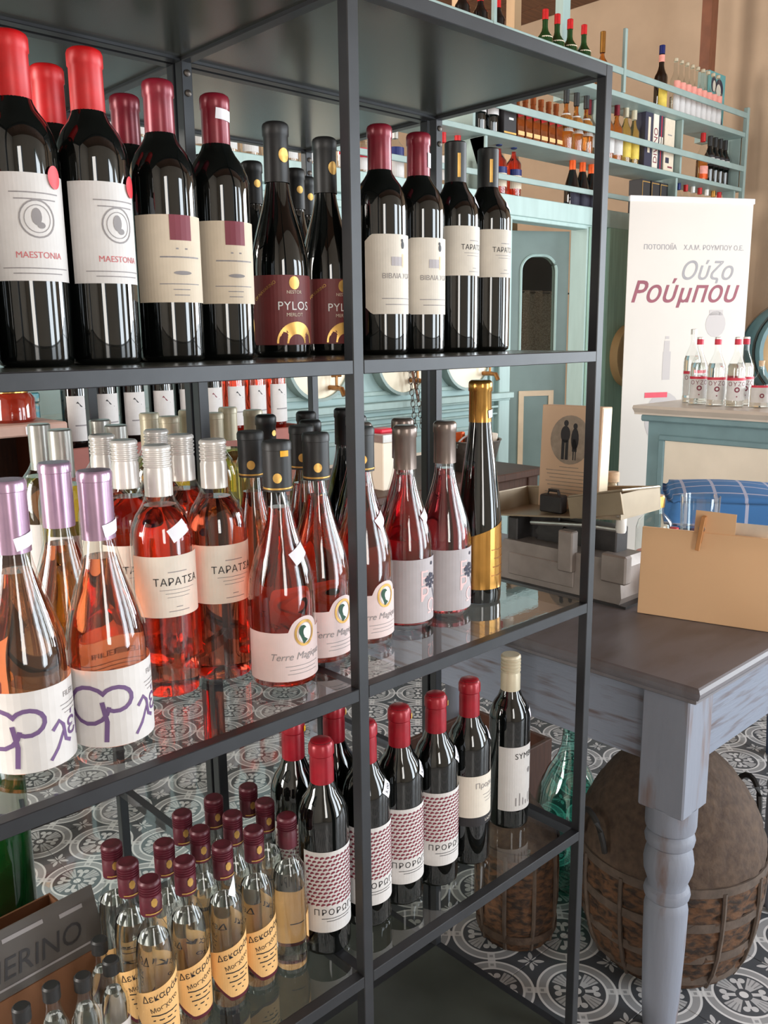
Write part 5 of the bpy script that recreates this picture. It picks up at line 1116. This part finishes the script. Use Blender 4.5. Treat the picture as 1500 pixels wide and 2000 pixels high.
l = obj('label', label_mesh(pf, -0.05, 0.05, 0.025, 0.09, 0.001, 0, 14, 1), 'label_white', t); obj('label_band', label_mesh(pf, -0.05, 0.05, 0.09, 0.10, 0.0014, 0, 14, 1), 'red_band', t)
obj('emblem', wrap(Art().ring(0, 0, 0.005, 0.01, 14), pf, 0.055, 0.0016), 'ink_maroon', l)
t = thing('ouzo_flask', 'round clear ouzo flask with purple cap on the counter', 'bottle', (2.66, 0.80, CZ), -0.95)
pf = [(0, 0.002), (0.05, 0), (0.054, 0.008), (0.054, 0.10), (0.05, 0.13), (0.036, 0.155), (0.024, 0.168), (0.022, 0.185), (0.0, 0.185)]
obj('glass_body', lathe(pf, 28), 'clear_glass', t); obj('spirit', lathe([(0, 0.006), (0.05, 0.006), (0.05, 0.1), (0, 0.1)], 24), 'clear_spirit', t); obj('cap', lathe([(0.025, 0.18), (0.025, 0.21), (0, 0.212)], 16), 'ink_purple', t)
l = obj('label', label_mesh(pf, -0.06, 0.06, 0.025, 0.09, 0.001, 0, 14, 1), 'label_white', t); obj('label_band', label_mesh(pf, -0.06, 0.06, 0.09, 0.1, 0.0014, 0, 14, 1), 'red_band', t)
obj('lettering', wrap(Art().text('ΟΥΖΟ', 0.024, 0, 0), pf, 0.075, 0.0016), 'ink_maroon', l)
t = thing('wine_barrel', 'wooden barrel with blue-painted staves behind the counter', 'barrel', (4.48, 1.42, 1.25), -0.95)
pbv = [(0.0, -0.01), (0.27, -0.01), (0.27, -0.03), (0.292, -0.03), (0.31, 0.12), (0.318, 0.28), (0.31, 0.44), (0.292, 0.56), (0, 0.56)]
obj('staves', lathe(pbv[2:], 36, 'staves', 0.5), 'counter_teal', t, (0, 0, 0), (-PI/2, 0, 0)); obj('head', lathe([(0, -0.012), (0.271, -0.012)], 36), 'barrel_tan', t, (0, 0, 0), (-PI/2, 0, 0))
for z in (0.05, 0.42): obj('hoop', lathe([(rz(pbv, z)+0.006, z), (rz(pbv, z)+0.008, z), (rz(pbv, z+0.04)+0.006, z+0.04)], 36), 'iron', t, (0, 0, 0), (-PI/2, 0, 0))
bx('cradle', -0.26, 0.26, 0.02, 0.5, -1.247, -0.26, 'counter_teal', t)

# ================================================================== DISPLAY BY THE PARTITION
t = thing('display_console', 'dark wooden display console in front of the turquoise partition', 'table', (0, 0, 0.003))
bx('console_top', -0.65, 1.75, 1.38, 2.02, 0.80, 0.83, 'wood_dark', t, 0.004)
for x in (-0.6, 1.70):
    for y in (1.43, 1.97): bx('leg', x-0.03, x+0.03, y-0.03, y+0.03, 0, 0.80, 'wood_dark', t, 0.003)
bx('apron', -0.57, 1.67, 1.41, 1.43, 0.70, 0.80, 'wood_dark', t)
t = thing('display_crate', 'reddish wooden crate raising the white-labelled bottles', 'crate', (0.30, 1.80, 0.833))
for a, b, c, d_ in ((-0.44, 0.44, -0.16, -0.145), (-0.44, 0.44, 0.145, 0.16), (-0.44, -0.425, -0.145, 0.145), (0.425, 0.44, -0.145, 0.145)): bx('side_board', a, b, c, d_, 0, 0.235, 'wood_crate', t, 0.002)
bx('crate_floor', -0.425, 0.425, -0.145, 0.145, 0.20, 0.215, 'wood_crate', t)
pw3 = bordeaux(0.0385, 0.31, 0.2)
def showb(glass, fill, inkm):
    b = bottle('wine_bottle', '', 'bottle', pw3, glass, (0.245, 0.31, 0.0165, 'cap_black', 'plain'), fill, None, 26)
    l = obj('label', label_mesh(pw3, -0.042, 0.042, 0.035, 0.165, 0.0006, 0, 16, 2), 'label_white', b)
    print_on(l, Art().lines(0.004, 0, [0.05], 0.01, 0.004), pw3, 0.08, 'ink_grey', name='fine_print')
    print_on(l, Art().stroke([(-0.012, 0.012), (0.0, 0.0), (0.014, -0.008)], [0.006, 0.003, 0.001]), pw3, 0.135, inkm, name='feather_print')
    return b
zc = 0.833+0.215
put(showb('dark_glass', None, 'ink_black'), [(-0.075, 1.72), (0.025, 1.74), (0.115, 1.74)], zc, 'white-labelled dark bottle with grey feather mark in the reddish crate', 'grey feather label bottles')
put(showb('dark_glass', None, 'ink_maroon'), [(0.215, 1.74), (0.305, 1.74), (0.395, 1.74)], zc, 'white-labelled dark bottle with maroon feather mark in the reddish crate', 'maroon feather label bottles')
put(showb('clear_glass', ('red_spirit', 0.225), 'ink_black'), [(0.485, 1.74), (0.572, 1.74), (0.66, 1.74)], zc, 'white-labelled red wine in clear glass in the reddish crate', 'clear glass feather label bottles')
# left end odds
t = thing('wooden_rack', 'small brown wooden wine rack on the console beside the teal tin', 'rack', (-0.34, 1.62, 0.833))
bx('side_panel', -0.11, -0.095, -0.14, 0.14, 0, 0.3, 'wood_brown', t, 0.002); bx('side_panel', 0.095, 0.11, -0.14, 0.14, 0, 0.3, 'wood_brown', t, 0.002)
bx('shelf', -0.095, 0.095, -0.14, 0.14, 0.02, 0.035, 'wood_brown', t); bx('top_board', -0.13, 0.13, -0.15, 0.15, 0.3, 0.33, 'pink_wood', t, 0.004); bx('back_panel', -0.095, 0.095, 0.125, 0.14, 0.035, 0.3, 'wood_dark', t)
bx('price_sticker', 0.02, 0.07, -0.1525, -0.1505, 0.305, 0.325, 'sticker_white', t)
t = thing('honey_jar', 'glossy amber-red jar on the pinkish rack top', 'jar', (-0.31, 1.58, 0.833+0.33))
obj('jar_body', lathe([(0, 0.001), (0.052, 0), (0.06, 0.008), (0.06, 0.06), (0.05, 0.075), (0, 0.078)], 24), 'amber_jar', t); obj('lid', lathe([(0.045, 0.076), (0.045, 0.095), (0, 0.096)], 20), 'gold', t)
t = bottle('lying_bottle', 'rosé bottle with white label lying in the wooden rack', 'bottle', pw3, 'clear_glass', (0.245, 0.31, 0.0165, 'cap_maroon', 'plain'), ('rose_wine', 0.23), None, 24)
obj('label', label_mesh(pw3, -0.06, 0.06, 0.05, 0.16, 0.0006, PI, 16, 2), 'label_white', t); t.location = (-0.33, 1.70, 0.833+0.035+0.0385); t.rotation_euler = (PI/2, 0, 0)
t = thing('patterned_tin', 'teal patterned gift tin beside the wooden wine rack', 'tin', (-0.192, 1.84, 0.833))
obj('tin_body', bxm(0.09, 0.09, 0.36, 0.004), 'teal_tin', t, (0, 0, 0)); obj('tin_lid', bxm(0.094, 0.094, 0.03, 0.004), 'teal_tin', t, (0, 0, 0.36)); bx('tin_base', -0.047, 0.047, -0.047, 0.047, 0, 0.26, 'wood_brown', t)
t = thing('zinc_bucket', 'grey zinc bucket filled with wrapped packets on the console', 'bucket', (1.50, 1.56, 0.833))
obj('bucket_wall', lathe([(0, 0.004), (0.085, 0.0), (0.115, 0.12), (0.119, 0.122), (0.119, 0.126), (0.112, 0.124), (0.08, 0.01), (0, 0.01)], 32), 'iron', t)
obj('bucket_handle', tube([(0.115*math.cos(a), -0.02, 0.10+0.0-0.06*math.sin(a)*0+0.05*math.sin(a)) for a in [PI*k/12 for k in range(13)]], 0.004, 6), 'steel', t)
for i, (x, y, m_) in enumerate(((-0.04, -0.02, 'red_plastic'), (0.02, 0.03, 'teal_tin'), (-0.02, 0.05, 'cap_orange'), (0.05, -0.03, 'label_ivory'))):
    o = tag(bx('snack_packet', -0.03, 0.03, -0.012, 0.012, 0, 0.14, m_, None, 0.004), '%s packet standing in the zinc bucket' % ['red wrapped', 'teal wrapped', 'orange wrapped', 'ivory wrapped'][i], 'packet'); o.location = (1.50+x, 1.56+y, 0.833+0.011); o.rotation_euler = (0.1, 0.15*(-1)**i, i*0.8)
t = thing('napkin_holder', 'cream display box topped with a red packet on the console', 'box', (0.98, 1.52, 0.833))
bx('holder_body', -0.07, 0.07, -0.06, 0.06, 0, 0.17, 'cream_paint', t, 0.003); bx('holder_rim', -0.074, 0.074, -0.064, 0.064, 0.17, 0.20, 'steel', t, 0.002); bx('red_packet', -0.05, 0.02, -0.03, 0.03, 0.20, 0.215, 'red_plastic', t, 0.004)
